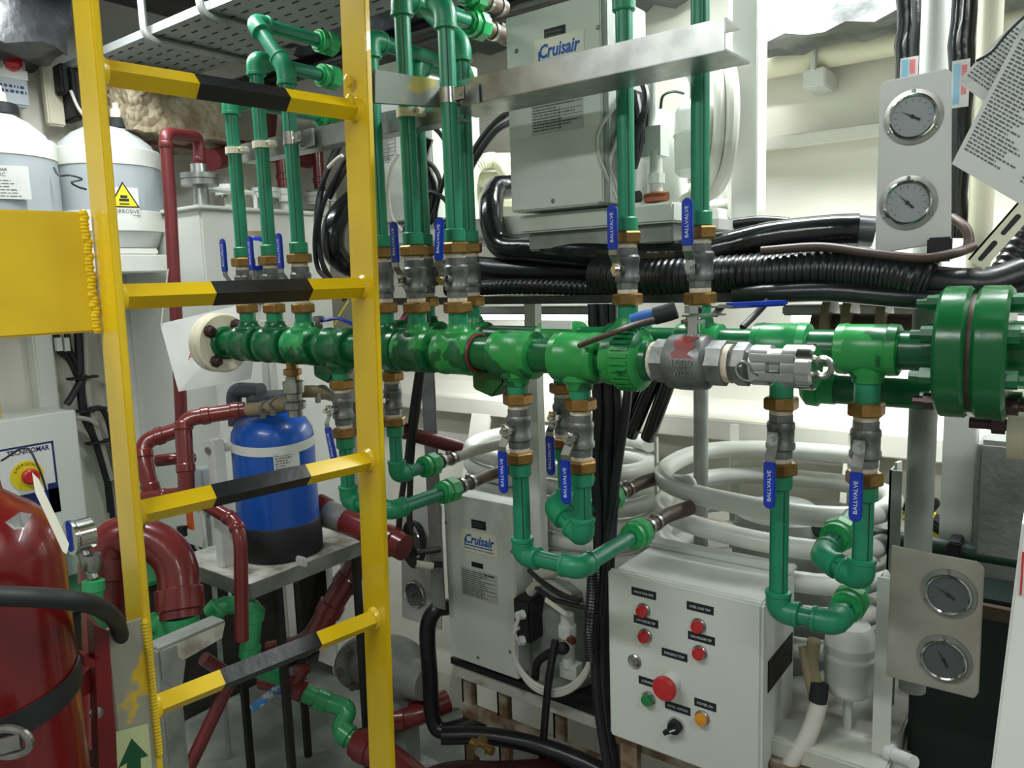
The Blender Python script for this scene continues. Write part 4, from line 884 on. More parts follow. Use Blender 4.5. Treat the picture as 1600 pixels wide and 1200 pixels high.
put('switch_collar', G().lathe(c, -EY, [(0,0.0185),(0.006,0.0175)], 26), 'chrome', door)
put('selector_switch', G().lathe(c, -EY, [(0.005,0.0145),(0.016,0.0135)], 24).obox(c-EY*0.020+V((-0.003,0,-0.002)), V((0.014,0,0.010)), EY*0.006, V((-0.0025,0,0.0035))), 'black_matt', door)
put('switch_mark', G().obox(c-EY*0.0264+V((0.003,0,0.002)), V((0.006,0,0.0043)), EY*0.0004, V((-0.0008,0,0.0011))), 'ink_white', door)
c = onP(992,1033)
put('door_lock', G().lathe(c, -EY, [(0,0.0155),(0.003,0.0155),(0.005,0.013),(0.003,0.010),(0.003,0.002)], 24).obox(c-EY*0.004, V((0.006,0,-0.004)), EY*0.002, V((0.0015,0,0.002))), 'steel', door)
for xx in (X0+0.03, X1-0.03): put('foot_bracket', G().box(xx-0.02, xx+0.02, Yp+0.03, Yp+0.05, Z0-0.12, Z0+0.01), 'rust', pn)
# ------------------------------------------------------------------ gauge plates
def gplate(Y, poly, label, th=0.004, m='alu_dull', legs=None):
    P = [U(px,py,Y=Y) for px,py in poly]
    lo = min(P, key=lambda p: p.z)
    return put('gauge_plate', G().hexa(P, EY*th), m, None, label, 'gauge plate', 'gauge plates', bev=0.0015)
mat('plate_white', (206,208,204), 0.38, 0.15, col2=(196,198,192), scale=6)
Yg = 1.47
gplate(Yg, [(1375,133),(1381,127),(1478,107),(1487,112),(1486,378),(1367,397)], 'white plate with two pressure gauges at upper right', m='plate_white')
gauge('pressure_gauge', U(1427,183,Y=Yg), 0.034, 'upper pressure gauge on the upper right white plate', math.radians(150))
gauge('pressure_gauge', U(1419,317,Y=Yg), 0.034, 'lower pressure gauge on the upper right white plate', math.radians(135))
Yh = 1.42
gplate(Yh, [(1393,852),(1440,862),(1528,878),(1538,888),(1529,1083),(1522,1092),(1420,1066),(1384,1056)], 'white plate with two pressure gauges at lower right', m='plate_stain')
gauge('pressure_gauge', U(1482,927,Y=Yh), 0.032, 'upper pressure gauge on the lower right white plate', math.radians(150), True)
gauge('pressure_gauge', U(1475,1029,Y=Yh), 0.032, 'lower pressure gauge on the lower right white plate', math.radians(120), True)
Yk = 1.64
gplate(Yk, [(625,770),(690,790),(690,985),(628,965)], 'white gauge plate behind the aluminium post near the ladder', m='plate_white')
gauge('pressure_gauge', U(648,850,Y=Yk), 0.040, 'upper pressure gauge half hidden behind the aluminium post', math.radians(140), True, flange=1.15)
gauge('pressure_gauge', U(650,928,Y=Yk), 0.038, 'lower pressure gauge half hidden behind the aluminium post', math.radians(40), True, flange=1.15)
put('corner_clip', G().obox(U(1468,390,Y=1.455), EX*0.018, EY*0.008, EZ*0.020), 'black_matt', None, 'black rubber clip on the corner of the upper gauge plate', 'clip', bev=0.003)
# ================================================================== left side: bulkhead equipment
XW = -2.8
def onX(px, py, X): return U(px, py, X=X)
TOC = lambda p: V((CAM.x-p.x, CAM.y-p.y, 0)).normalized()
def cpatch(c, r, z0, z1, a_mid, half, n=10):
    """thin curved patch on a vertical cylinder"""
    g = G(); vs = []; fs = []
    for i in range(n+1):
        a = a_mid-half+2*half*i/n
        for z in (z0, z1): vs.append((c[0]+r*math.cos(a), c[1]+r*math.sin(a), z))
    for i in range(n): fs.append([2*i, 2*i+2, 2*i+3, 2*i+1])
    return g.add(vs, fs)
def chem_tank(c, r, z0, z1, label, bands, cap_off):
    t = root('chemical_tank', (c.x,c.y,z0), label, 'tank', 'chemical tanks on the shelf')
    H = z1-z0
    put('body', G().lathe((c.x,c.y,z0), EZ, [(0,r*0.80),(0.012,r*0.86),(0.055,r*0.985),(0.065,r),(H*0.62,r),(H*0.74,r*0.985),(H*0.86,r*0.86),(H*0.95,r*0.62),(H,r*0.40)], 40), ['tank_plastic'], t)
    put('grey_window', G().lathe((c.x,c.y,z0), EZ, [(bands[0]*H,r*1.004),(bands[1]*H,r*1.004)], 40, caps=False), 'tank_grey', t)
    put('band', G().lathe((c.x,c.y,z0), EZ, [(bands[1]*H,r*1.0),(bands[1]*H+0.002,r*1.022),(bands[2]*H,r*1.022),(bands[2]*H+0.003,r*1.0)], 40, caps=False), 'tank_band', t)
    put('band', G().lathe((c.x,c.y,z0), EZ, [(bands[3]*H,r*1.0),(bands[3]*H+0.002,r*1.02),(bands[0]*H-0.002,r*1.02),(bands[0]*H,r*1.0)], 40, caps=False), 'tank_band', t)
    cc = c + cap_off
    put('neck', G().lathe((cc.x,cc.y,z1-0.05), EZ, [(0,0.05),(0.05,0.040)], 24), 'tank_plastic', t)
    cp = put('cap', G().lathe((cc.x,cc.y,z1), EZ, [(-0.004,0.040),(0,0.046),(0.026,0.046),(0.030,0.040)], 28), 'black_matt', t)
    put('suction_fitting', G().lathe((cc.x,cc.y,z1+0.03), EZ, [(0,0.020),(0.03,0.018),(0.034,0.010),(0.05,0.010)], 14), 'plastic_cream', cp)
    return t
XT = -2.56
shz = onX(225,388,-2.40).z
c2 = onX(172,300,XT); zt = onX(185,205,XT).z
tk2 = chem_tank(V((XT,c2.y,0)), 0.158, shz+0.004, zt, 'chemical tank with yellow corrosive triangle behind the ladder', (0.30,0.66,0.80,0.13), V((0.03,0.03,0)))
am = math.atan2(-c2.y, -XT); zc_ = onX(197,300,XT+0.15).z
n_ = V((0,0,0))
def tri_sign(t, c, r, px, py):
    p = U(px,py,d=(MW.transposed()@(V((c.x,c.y,1.8))-CAM)).z*-1-r*0.9); d = V((p.x-c.x,p.y-c.y,0)).normalized(); q = V((c.x,c.y,p.z))+d*(r*1.012); w = V((-d.y,d.x,0))
    put('warning_label', G().hexa([q-w*0.043-EZ*0.05, q+w*0.043-EZ*0.05, q+w*0.043+EZ*0.032, q-w*0.043+EZ*0.032], d*0.0006), 'label_white', t)
    put('warning_triangle', G().hexa([q+d*0.001-w*0.044-EZ*0.028, q+d*0.001+w*0.044-EZ*0.028, q+d*0.001+EZ*0.05], d*0.0008), 'ink_dark', t)
    put('triangle_face', G().hexa([q+d*0.002-w*0.037-EZ*0.0245, q+d*0.002+w*0.037-EZ*0.0245, q+d*0.002+EZ*0.0415], d*0.0008), 'label_yellow', t)
    put('pictogram', G().obox(q+d*0.003+EZ*0.004, w*0.010, d*0.0004, EZ*0.004).obox(q+d*0.003-EZ*0.006, w*0.014, d*0.0004, EZ*0.004).obox(q+d*0.003-EZ*0.018, w*0.014, d*0.0004, EZ*0.002), 'ink_dark', t)
    text('CORROSIVE', q+d*0.001-EZ*0.040, w, EZ, 0.012, 'ink_dark', t, wfit=0.082)
tri_sign(tk2, V((XT,c2.y,0)), 0.158, 197, 308)
c1 = onX(-8,260,XT); zt1 = onX(14,184,XT).z
tk1 = chem_tank(V((XT,c1.y,0)), 0.158, shz+0.004, zt1, 'chemical tank with white printed label at the photo edge', (0.20,0.66,0.80,0.08), V((0.03,0.02,0)))
d = V((1,-0.42,0)).normalized(); w = V((-d.y,d.x,0)); q = V((XT,c1.y,onX(30,287,XT+0.15).z))+d*0.163
put('product_label', G().obox(q, w*0.085, d*0.0008, EZ*0.045), 'label_white', tk1)
text('TECNICOMAR', q+d*0.0012+EZ*0.034+w*0.0, w, EZ, 0.008, 'ink_dark', tk1, wfit=0.07)
text('ECOFLOC', q+d*0.0012+EZ*0.021, w, EZ, 0.010, 'ink_grey', tk1, wfit=0.06)
printlines(q+d*0.0012-EZ*0.016, w, EZ, 0.15, 0.05, 6, 'ink_grey', tk1, 0.25, (0.7,1), 8)
a_, b_ = onX(265,420,-2.38), onX(265,386,-2.38)
sh = put('tank_shelf', G().box(XW, -2.38, 0.3, a_.y, shz-0.075, shz-0.02).box(XW, -2.40, 0.3, a_.y-0.02, shz-0.02, shz), 'white_paint', None, 'white shelf carrying the chemical tanks on the bulkhead', 'shelf', bev=0.004)
# dosing pumps and starter box over the tanks
def wallbox(name, px0, py0, px1, py1, X, m, label, cat, dx=0.07, bev=0.005):
    a = onX(px0,py0,X); b = onX(px1,py1,X)
    r = root(name, ((X-dx/2),(a.y+b.y)/2,min(a.z,b.z)), label, cat)
    put('housing', G().box(X-dx, X, min(a.y,b.y), max(a.y,b.y), min(a.z,b.z), max(a.z,b.z)), m, r, bev=bev)
    return r, V((X,(a.y+b.y)/2,(a.z+b.z)/2)), abs(a.y-b.y), abs(a.z-b.z)
r, c, w_, h_ = wallbox('starter_box', -40, 78, 48, 168, -2.70, 'tank_grey', 'grey starter box with red switch at the top left edge', 'switch box', 0.09)
q = onX(18,95,-2.70); put('switch_plate', G().box(-2.70,-2.697,q.y-0.028,q.y+0.028,q.z-0.03,q.z+0.045), 'label_white', r)
put('switch_knob', G().lathe((-2.70,q.y,q.z-0.006), EX, [(0,0.026),(0.014,0.025),(0.018,0.018)], 20), 'lamp_red', r)
q = onX(18,115,-2.70); put('box_label', G().box(-2.70,-2.6985,q.y-0.045,q.y+0.045,q.z-0.014,q.z+0.014), 'label_white', r)
printlines(V((-2.698,q.y,q.z-0.045)), EY, EZ, 0.10, 0.03, 2, 'ink_navy', r, 0.5, (0.8,1), 3)
for i, (px0,py0,px1,py1,lab) in enumerate(((66,96,104,198,'white dosing pump plate between the two chemical tanks'),(172,118,196,186,'white dosing pump plate behind the near ladder rail'))):
    r, c, w_, h_ = wallbox('dosing_pump', px0, py0, px1, py1, -2.72, 'plastic_cream', lab, 'pump', 0.03)
    put('pump_head', G().box(-2.72,-2.66,c.y+0.0,c.y+w_*0.42,c.z-h_*0.02,c.z+h_*0.46), 'black_matt', r, bev=0.006)
    put('pump_body', G().box(-2.75,-2.64,c.y+w_*0.5,c.y+w_*1.1,c.z-h_*0.42,c.z+h_*0.45), 'black_matt', r, bev=0.008)
    put('dosing_tube', G().tube(spl([V((-2.64,c.y+w_*0.3,c.z)),V((-2.60,c.y+w_*0.3,c.z-0.06)),V((-2.58,c.y+w_*0.8,c.z-0.11)),V((-2.58,c.y+w_*1.2,c.z-0.13))]), 0.005, 8), 'cable_white', r)
q = onX(28,95,-2.4)
dr_ = put('thin_cable', G().tube(spl([onX(84,262,-2.40),onX(92,274,-2.38),onX(110,274,-2.38),onX(128,280,-2.36),onX(112,285,-2.36),onX(122,292,-2.36),onX(135,296,-2.36)]), 0.003, 6), 'cable', None, 'thin black cable looped between the chemical tanks', 'cable')
# control cabinet with printed front
XB = -2.56
a = onX(118,640,XB); b = onX(-60,905,XB); 
tb = root('control_cabinet', (XB-0.1,(a.y+b.y)/2,b.z), 'grey white control cabinet with blue framed printed front on the bulkhead', 'control cabinet')
zt = a.z; yb0 = b.y-0.05
put('cabinet', G().box(XB-0.2, XB-0.012, yb0, a.y-0.003, b.z, zt-0.003), 'panel_white', tb, bev=0.004)
put('door', G().box(XB-0.012, XB, yb0, a.y, b.z, zt), 'panel_white', tb, bev=0.004)
def fx(px, py, o=0.0): p = onX(px,py,XB); return V((XB+o,p.y,p.z))
tr_, brr2 = fx(84,688), fx(95,806)
sy1 = (tr_.y+brr2.y)/2; sz1 = tr_.z+0.0; sz0 = fx(40,812).z; sy0 = sy1-0.30
put('printed_sheet', G().box(XB, XB+0.0008, sy0, sy1, sz0, sz1), 'label_white', tb)
put('blue_frame', G().box(XB+0.0008,XB+0.0014,sy0,sy1,sz1-0.006,sz1).box(XB+0.0008,XB+0.0014,sy1-0.006,sy1,sz0,sz1), 'ink_navy', tb)
zb_ = fx(60,768).z
put('blue_field', G().box(XB+0.0008,XB+0.0015,sy0,sy1,sz0,zb_).box(XB+0.0008,XB+0.0015,sy1-0.03,sy1,sz0,zb_+0.018), 'ink_navy', tb)
text('TECNICOMAR', fx(44,704,0.0015), EY, EZ, 0.016, 'ink_navy', tb, wfit=0.118, bold=0.02)
text('ECO', fx(62,795,0.0022), EY, EZ, 0.022, 'sky_label', tb, wfit=0.06)
q = fx(42,743,0.001)
put('emergency_ring', G().lathe(q, EX, [(0,0.046),(0.002,0.046)], 30), 'label_yellow', tb)
put('emergency_button', G().lathe(q, EX, [(0.002,0.016),(0.018,0.016),(0.020,0.024),(0.032,0.024),(0.037,0.018)], 24), 'estop', tb)
for i, ch in enumerate('EMERGENCY'):
    an = math.radians(150-120*i/8); e = V((0,math.cos(an),math.sin(an))); text(ch, q+V((0.0024,0,0))+e*0.036, V((0,math.sin(an),-math.cos(an))), e, 0.008, 'ink_dark', tb)
# black cables down the bulkhead
cbn = root('cable_run', onX(130,700,-2.75), 'bundle of black and grey cables strapped down the left bulkhead', 'cables')
for i, (m, rr, ps) in enumerate((('cable',0.010,[(88,515),(90,545),(108,562),(124,600),(134,650),(152,690),(165,740),(172,800)]),('cable',0.010,[(104,515),(108,545),(118,565),(130,610),(142,660),(160,710),(172,770),(178,830)]),('cable',0.014,[(122,515),(124,560),(126,610),(132,650),(150,690),(168,750)]),('cable_grey',0.010,[(134,515),(136,570),(138,615),(146,655),(160,700),(174,750)]),('cable',0.012,[(132,585),(112,620),(104,632)]),('cable',0.010,[(140,640),(160,640),(172,670),(180,720)]),('cable_grey',0.008,[(118,652),(140,656),(152,664)]))):
    put('cable', G().tube(spl([onX(px,py,-2.76+0.006*i) for px,py in ps]), rr, 8), m, cbn)
for px, py in ((100,556),(112,556)):
    put('cable_marker', G().obox(onX(px-9,py-18,-2.735), EX*0.011, EY*0.008, EZ*0.022), 'label_white', cbn)
for py in (590, 640, 690): put('cable_tie', G().obox(onX(129+(py-590)*0.28,py,-2.735), EX*0.018, EY*0.045, EZ*0.004), 'black_matt', cbn)
# ================================================================== white tank with pipe flanges on its lid
Xt = -2.22
a = onX(311,320,Xt); b = onX(528,322,Xt); zt = a.z
wt = root('white_tank', (Xt-0.25,(a.y+b.y)/2,0.62), 'white painted rectangular tank with flanged lid behind the far risers', 'tank')
put('body', G().box(Xt-0.5, Xt, a.y, 1.86, 0.62, zt-0.012), 'white_paint', wt, bev=0.006)
put('lid', G().box(Xt-0.51, Xt+0.012, a.y-0.012, 1.868, zt-0.012, zt), 'white_paint', wt, bev=0.003)
put('leg', G().box(Xt-0.06, Xt-0.02, a.y+0.02, a.y+0.06, 0.46, 0.62), 'white_paint', wt)
put('leg', G().box(Xt-0.06, Xt-0.02, 1.79, 1.83, 0.0, 0.62), 'white_paint', wt)
put('hatch_rail', G().tube(fil([V((Xt-0.08,1.40,zt)),V((Xt-0.08,1.40,zt+0.06)),V((Xt-0.08,1.62,zt+0.06)),V((Xt-0.08,1.62,zt))],0.02), 0.008, 8), 'white_paint', wt)
for px, py, s in ((360,300,1.0),(415,292,1.0),(500,285,1.2)):
    p = onX(px,py,Xt-0.12)
    put('lid_flange', G().lathe((Xt-0.12,p.y,zt), EZ, [(0,0.022*s),(0.05,0.022*s),(0.05,0.048*s),(0.066,0.048*s),(0.066,0.044*s),(0.070,0.044*s),(0.070,0.048*s),(0.084,0.048*s),(0.086,0.02)], 22), 'white_paint', wt)
    for k in range(6):
        an = math.radians(60*k); put('lid_bolt', G().lathe((Xt-0.12+0.037*s*math.cos(an),p.y+0.037*s*math.sin(an),zt+0.04), EZ, [(0,0.007),(0.054,0.007)], 6), 'steel', wt)
# ------------------------------------------------------------------ red pipes
def red(name, label, pts, r, m='red_pipe', fr=None, collars=(), bolts=None, cat='pipe', group=None, caps=()):
    rt = root(name, V(pts[-1]) , label, cat, group)
    put('pipe', G().tube(fil(pts, fr or r*2.2, 7), r, 18), m, rt)
    for i, f in collars:
        a, b = V(pts[i]), V(pts[i+1]); c = a.lerp(b, f); d = (b-a).normalized()
        put('collar', G().lathe(c-d*r*0.55, d, [(0,r*1.02),(0.003,r*1.14),(r*1.1-0.003,r*1.14),(r*1.1,r*1.02)], 20), m, rt)
    return rt
rt = red('red_pipe', 'large glossy red pipe elbow beside the near ladder rail', [U(165,1160,d=1.72),U(162,826,d=1.78),U(276,852,d=1.80),U(283,966,d=1.76)], 0.047, fr=0.085, collars=((0,0.80),(1,0.42),(2,0.74)))
q = U(283,966,d=1.76); put('green_outlet', G().lathe(q, -EZ, [(-0.01,0.040),(0.02,0.040),(0.03,0.034),(0.08,0.034)], 20), 'pvc_green', rt)
Xr = -2.12
rt = red('red_pipe', 'thin dull red vertical pipe in front of the white tank', [U(312,262,X=Xr-0.12),U(310,214,X=Xr-0.12),U(258,208,X=Xr),U(265,300,X=Xr),U(283,640,X=Xr),U(284,700,X=Xr)], 0.0175, 'red_dull', fr=0.03, collars=((0,0.25),(2,0.2),(4,0.5)))
p = U(312,280,X=Xr-0.12)
put('silver_flange', G().lathe(p-EZ*0.03, EZ, [(0,0.022),(0.010,0.022),(0.010,0.056),(0.026,0.056),(0.026,0.050),(0.030,0.050),(0.030,0.056),(0.046,0.056),(0.048,0.026),(0.075,0.024)], 26), 'alu', rt)
put('silver_stub', G().lathe((p.x,p.y,zt), EZ, [(0,0.028),(p.z-0.03-zt,0.024)], 20), 'alu', rt)
pz_ = U(258,200,X=-2.60).z
red('red_pipe', 'dark red pipe running under the brown foam insulation', [V((-2.60,1.24,pz_-0.03)),V((-2.60,1.6,pz_-0.03)),V((-2.60,2.1,pz_-0.05))], 0.032, 'red_dull')
red('red_pipe', 'dark red pipe stub behind the far green elbows', [U(420,160,Y=1.95),U(415,230,Y=1.95),U(330,250,X=-2.45)], 0.036, 'red_dull')
for px, py, lb in ((441,262,'short red stub with white flange on the tank lid behind the risers'),(497,255,'short red elbow with white flange beside the black bend')):
    p = onX(px,py,Xt-0.12); red('red_pipe', lb, [V((p.x,p.y,zt+0.26)),V((p.x,p.y,zt+0.17)),V((p.x,p.y,zt+0.09))], 0.021, collars=((1,0.5),))
    q = V((p.x,p.y,zt+0.02)); put('white_flange', G().lathe(q, EZ, [(-0.02,0.022),(0.02,0.022),(0.02,0.05),(0.04,0.05),(0.042,0.045),(0.046,0.05),(0.064,0.05),(0.07,0.022)], 22), 'white_paint', bpy.data.objects[[o.name for o in bpy.data.objects if o.get('label') == lb][0]])
rt = red('red_pipe', 'glossy red elbow pipe joining the beige hose of the blue tank', [U(384,640,d=1.98),U(330,648,d=1.96),U(286,655,d=1.94),U(291,745,d=1.92),U(292,770,d=1.92)], 0.0205, fr=0.034, collars=((0,0.3),(1,0.2),(2,0.12),(2,0.85)))
put('hose_barb', G().lathe(U(384,640,d=1.98), V((1,0.05,0.05)), [(0,0.015),(0.02,0.017),(0.04,0.014)], 12), 'hose_beige', rt)
rt = red('red_pipe', 'red double elbow pipe behind the near ladder rail', [U(290,668,d=2.05),U(222,690,d=2.02),U(228,735,d=2.0),U(245,800,d=2.0)], 0.021, fr=0.034, collars=((0,0.6),(1,0.45),(2,0.4)))
rt = red('red_pipe', 'red pipe sloping under the ladder rung and down beside the tank frame', [U(212,780,d=1.95),U(292,770,d=1.92),U(368,815,d=1.84),U(376,845,d=1.82),U(378,1000,d=1.84)], 0.0165, fr=0.03, collars=((0,0.55),(1,0.88),(2,0.3)))
rt = red('red_pipe', 'short red pipe stub behind the glossy red elbow', [U(245,720,d=2.1),U(277,716,d=2.1),U(300,716,d=2.15)], 0.0165)
rt = red('red_pipe', 'thick dirty red pipe right of the blue tank with grey coupling', [U(494,792,d=2.2),U(520,806,d=2.18),U(575,828,d=2.12),U(632,856,d=2.05)], 0.036, collars=((0,0.3),(2,0.6)))
put('grey_coupling', G().tube([U(512,802,d=2.185),U(540,814,d=2.16)], 0.038, 20), 'alu_dull', rt)
rt = red('red_pipe', 'dark red diagonal pipe rising behind the ladder rung', [U(562,800,d=2.3),U(560,885,d=2.3),U(530,925,d=2.3),U(484,1010,d=2.3),U(420,1020,d=2.3)], 0.036, fr=0.06, collars=((1,0.6),(2,0.3)))
rt = red('red_pipe', 'thin red pipe descending beside the far ladder rail', [U(612,600,d=2.0),U(613,655,d=2.0),U(640,678,d=2.05),U(720,700,d=2.1)], 0.019, 'red_dull', fr=0.03, collars=((1,0.8),))
rt = red('red_pipe', 'thin red pipe rising behind the manifold left of the ladder rail', [U(640,490,d=2.0),U(622,520,d=2.0),U(612,600,d=2.0)], 0.015, 'red_dull')
rt = red('red_pipe', 'short red pipe sloping under the grey angle stand', [U(318,1028,d=1.9),U(362,1058,d=1.95),U(352,1080,d=1.97),U(300,1190,d=1.95),U(270,1250,d=1.95)], 0.017, 'red_pipe', fr=0.03, collars=((0,0.8),))
# ------------------------------------------------------------------ green plastic pipes near the bilge
def pvc(label, pts, r, collars=(), fr=None):
    rt = root('green_drain_pipe', V(pts[-1]), label, 'pipe', 'green plastic drain pipes')
    put('pipe', G().tube(fil(pts, fr or r*2, 6), r, 16), 'pvc_green', rt)
    for i, f in collars:
        a, b = V(pts[i]), V(pts[i+1]); c = a.lerp(b, f); d = (b-a).normalized()
        put('collar', G().lathe(c-d*r*0.7, d, [(0,r),(0.002,r*1.22),(r*1.4-0.002,r*1.22),(r*1.4,r)], 18), 'pvc_green', rt)
    return rt
pvc('green plastic elbow pipe beside the grey angle stand', [U(330,962,d=1.9),U(345,945,d=1.9),U(398,945,d=1.95),U(388,1040,d=1.98),U(440,1058,d=2.05)], 0.022, ((0,0.5),(2,0.15),(2,0.75)), 0.03)
pvc('short green plastic elbow left of the large red pipe end', [U(236,975,d=1.78),U(258,966,d=1.78),U(258,1030,d=1.8)], 0.024, ((1,0.5),), 0.03)
pvc('green plastic pipe under the steel pressure gauge', [U(146,905,d=1.62),U(147,945,d=1.62),U(170,975,d=1.7),U(200,1000,d=1.75)], 0.018, ((0,0.25),), 0.03)
rt = pvc('glossy green plastic swan neck joined to red pipe on the bilge floor', [U(476,1082,d=2.2),U(512,1098,d=2.2),U(548,1108,d=2.18),U(528,1138,d=2.16),U(552,1156,d=2.14)], 0.026, ((0,0.75),(3,0.5)), 0.045)
rt = red('red_pipe', 'red pipe with hand valve leading to the green swan neck', [U(410,1062,d=2.25),U(450,1070,d=2.22),U(498,1092,d=2.2)], 0.027, collars=((0,0.6),(1,0.4)))
put('valve_bonnet', G().cyl(U(458,1075,d=2.22), U(472,1050,d=2.2), 0.018, 12).lathe(U(472,1050,d=2.2), V((0,0,1)), [(0,0.026),(0.012,0.026)], 6), 'red_pipe', rt)
put('chipped_lever', G().hexa([U(440,1066,d=2.16),U(448,1073,d=2.16),U(396,1114,d=2.10),U(390,1106,d=2.10)], EZ*0.006), mat('chip_blue',(60,130,190),0.5,col2=(200,196,186),scale=40,thr=0.55,soft=0.03).name, rt)
rt = red('red_pipe', 'thick red pipe from the swan neck under the ladder rail', [U(556,1160,d=2.13),U(610,1185,d=2.08),U(660,1230,d=2.0)], 0.040, collars=((0,0.3),))
rt = red('red_pipe', 'red pipe on the bilge floor left of the black hose', [U(600,1125,d=2.3),U(640,1120,d=2.3),U(700,1095,d=2.35)], 0.036, collars=((0,0.6),))
rt = red('red_pipe', 'dark red pipe at the bottom edge under the middle unit', [U(640,1240,d=1.75),U(705,1212,d=1.8),U(770,1215,d=1.85),U(900,1205,d=2.0)], 0.036, 'red_dark')
# brass cock under the middle unit
bp = U(752,1166,d=1.8); bc = root('brass_cock', bp, 'small brass drain cock under the middle unit', 'valve')
put('body', G().lathe(bp, V((0.5,-0.8,0)), [(-0.03,0.012),(0,0.018),(0.012,0.018),(0.014,0.010),(0.022,0.010)], 8).cyl(bp-EX*0.03,bp+EX*0.035,0.010,10), 'brass', bc)
put('face', G().lathe(bp+V((0.5,-0.8,0)).normalized()*0.02, V((0.5,-0.8,0)), [(0,0.012),(0.003,0.012)], 16), 'steel', bc)
# grey pump on the bilge floor
pc = U(625,1052,d=2.35); gp_ = root('bilge_pump', V((pc.x,pc.y,0)), 'grey painted bilge pump behind the far ladder rail', 'pump')
put('volute', G().lathe(pc-V((0.09,0,0)), EX, [(0,0.05),(0.02,0.10),(0.06,0.105),(0.10,0.10),(0.14,0.06),(0.20,0.05)], 26), 'cast_grey', gp_)
q = U(568,1035,d=2.42); put('flange', G().lathe(q-V((0.012,0,0)), V((1,-0.5,0)), [(0,0.085),(0.018,0.085),(0.02,0.05),(0.07,0.045)], 26), 'cast_grey', gp_)
for k in range(6): an = math.radians(60*k); put('flange_bolt', G().lathe(q+V((0.01,-0.02,0))+V((0.03*math.cos(an),0.06*math.cos(an),0.066*math.sin(an))), V((1,-0.5,0)), [(0,0.012),(0.014,0.012)], 6), 'steel', gp_)
put('outlet_neck', G().tube(spl([pc+V((0.02,-0.03,-0.05)),pc+V((-0.02,-0.06,-0.13)),pc+V((-0.06,-0.06,-0.22))]), 0.05, 16), 'cast_grey', gp_)
put('pump_foot', G().box(pc.x-0.08,pc.x+0.10,pc.y-0.06,pc.y+0.06,0.0,0.02).box(pc.x-0.04,pc.x+0.04,pc.y-0.03,pc.y+0.03,0.0,pc.z-0.06), 'cast_grey', gp_)
put('drain_plug', G().lathe(pc+V((0.05,-0.098,0.02)), V((0.3,-1,0)), [(0,0.018),(0.02,0.016),(0.022,0.010)], 10), 'bolt_dark', gp_)
# ------------------------------------------------------------------ blue softener tank on its white stand
bc_ = U(432,760,d=2.1); bx0 = bc_.x; by0 = bc_.y; zb0 = U(432,884,d=2.0).z; zt0 = U(432,642,d=2.1).z; R = 0.109
sf = root('softener_tank', (bx0,by0,zb0), 'blue water treatment tank with black base and white strap', 'tank')
put('body', G().lathe((bx0,by0,zb0+0.085), EZ, [(0,R),(zt0-zb0-0.16,R),(zt0-zb0-0.13,R*0.97),(zt0-zb0-0.105,R*0.84),(zt0-zb0-0.088,R*0.62),(zt0-zb0-0.08,R*0.35)], 40), 'blue_tank', sf)
put('base', G().lathe((bx0,by0,zb0), EZ, [(0,R*1.02),(0.004,R*1.04),(0.085,R*1.03),(0.09,R*1.0)], 40), 'black_matt', sf)
zs = U(432,696,d=2.0).z
sp_ = []
for i in range(25):
    a_ = math.radians(-190+ i*200/24); sp_.append((bx0+R*1.02*math.cos(a_+0.0), by0+R*1.02*math.sin(a_)))
g = G(); vs = []; fs = []
d0 = TOC(V((bx0,by0,0))); base = math.atan2(d0.y,d0.x)
for i in range(25):
    a_ = base+math.radians(-95+190*i/24); e = V((math.cos(a_),math.sin(a_),0)); sag = -0.012*math.cos(math.radians(-95+190*i/24))
    for z in (-0.012,0.012): vs.append(V((bx0,by0,zs+z+sag))+e*R*1.012)
    for z in (0.012,-0.012): vs.append(V((bx0,by0,zs+z+sag))+e*R*1.035)
for i in range(24):
    for k in range(4): fs.append([4*i+k,4*i+(k+1)%4,4*i+4+(k+1)%4,4*i+4+k])
put('strap', G().add(vs,fs), 'white_paint', sf)
e = V((math.cos(base+0.28),math.sin(base+0.28),0)); w = V((-e.y,e.x,0)); q = V((bx0,by0,U(462,722,d=2.0).z))+e*R*1.004
put('rating_label', G().obox(q, w*0.034, e*0.0006, EZ*0.028), 'label_white', sf)
printlines(q+e*0.0012, w, EZ, 0.06, 0.048, 7, 'ink_grey', sf, 0.4, (0.4,1), 9)
hz = zt0
hd = put('control_head', G().lathe((bx0-0.02,by0+0.02,hz-0.015), EZ, [(0,0.045),(0.012,0.066),(0.055,0.066),(0.066,0.055),(0.07,0.02)], 26), mat('head_grey',(62,68,74),0.45).name, sf)
put('head_elbow', G().tube(fil([V((bx0-0.02,by0-0.01,hz+0.06)),V((bx0-0.12,by0-0.03,hz+0.06)),V((bx0-0.12,by0-0.03,hz-0.04))],0.03), 0.021, 14), 'head_grey', sf)
put('head_coupling', G().lathe((bx0-0.01,by0-0.02,hz+0.03), EX, [(0,0.02),(0.05,0.024),(0.06,0.018)], 12), 'head_grey', sf)
h1 = U(384,640,d=1.98); 
bh = root('beige_hose', h1, 'beige hoses with steel clamps between red elbow and blue tank', 'hose')
put('hose', G().tube(spl([h1+V((0.02,0,0.002)),U(412,637,d=1.95),U(446,630,d=1.92)]), 0.0165, 14), 'hose_beige', bh)
put('hose', G().tube(spl([U(470,612,d=1.9),U(496,612,d=1.92),U(520,618,d=1.95)]), 0.0155, 14), 'hose_beige', bh)
for px,py,dd in ((418,637,1.94),(434,633,1.93),(504,613,1.92)):
    c = U(px,py,d=dd); put('hose_clamp', G().lathe(c-EX*0.006, V((0.9,-0.3,0.08)), [(0,0.018),(0,0.0192),(0.010,0.0192),(0.010,0.018)], 18).obox(c-EY*0.016-EZ*0.012, EX*0.005,EY*0.005,EZ*0.012), 'steel', bh)
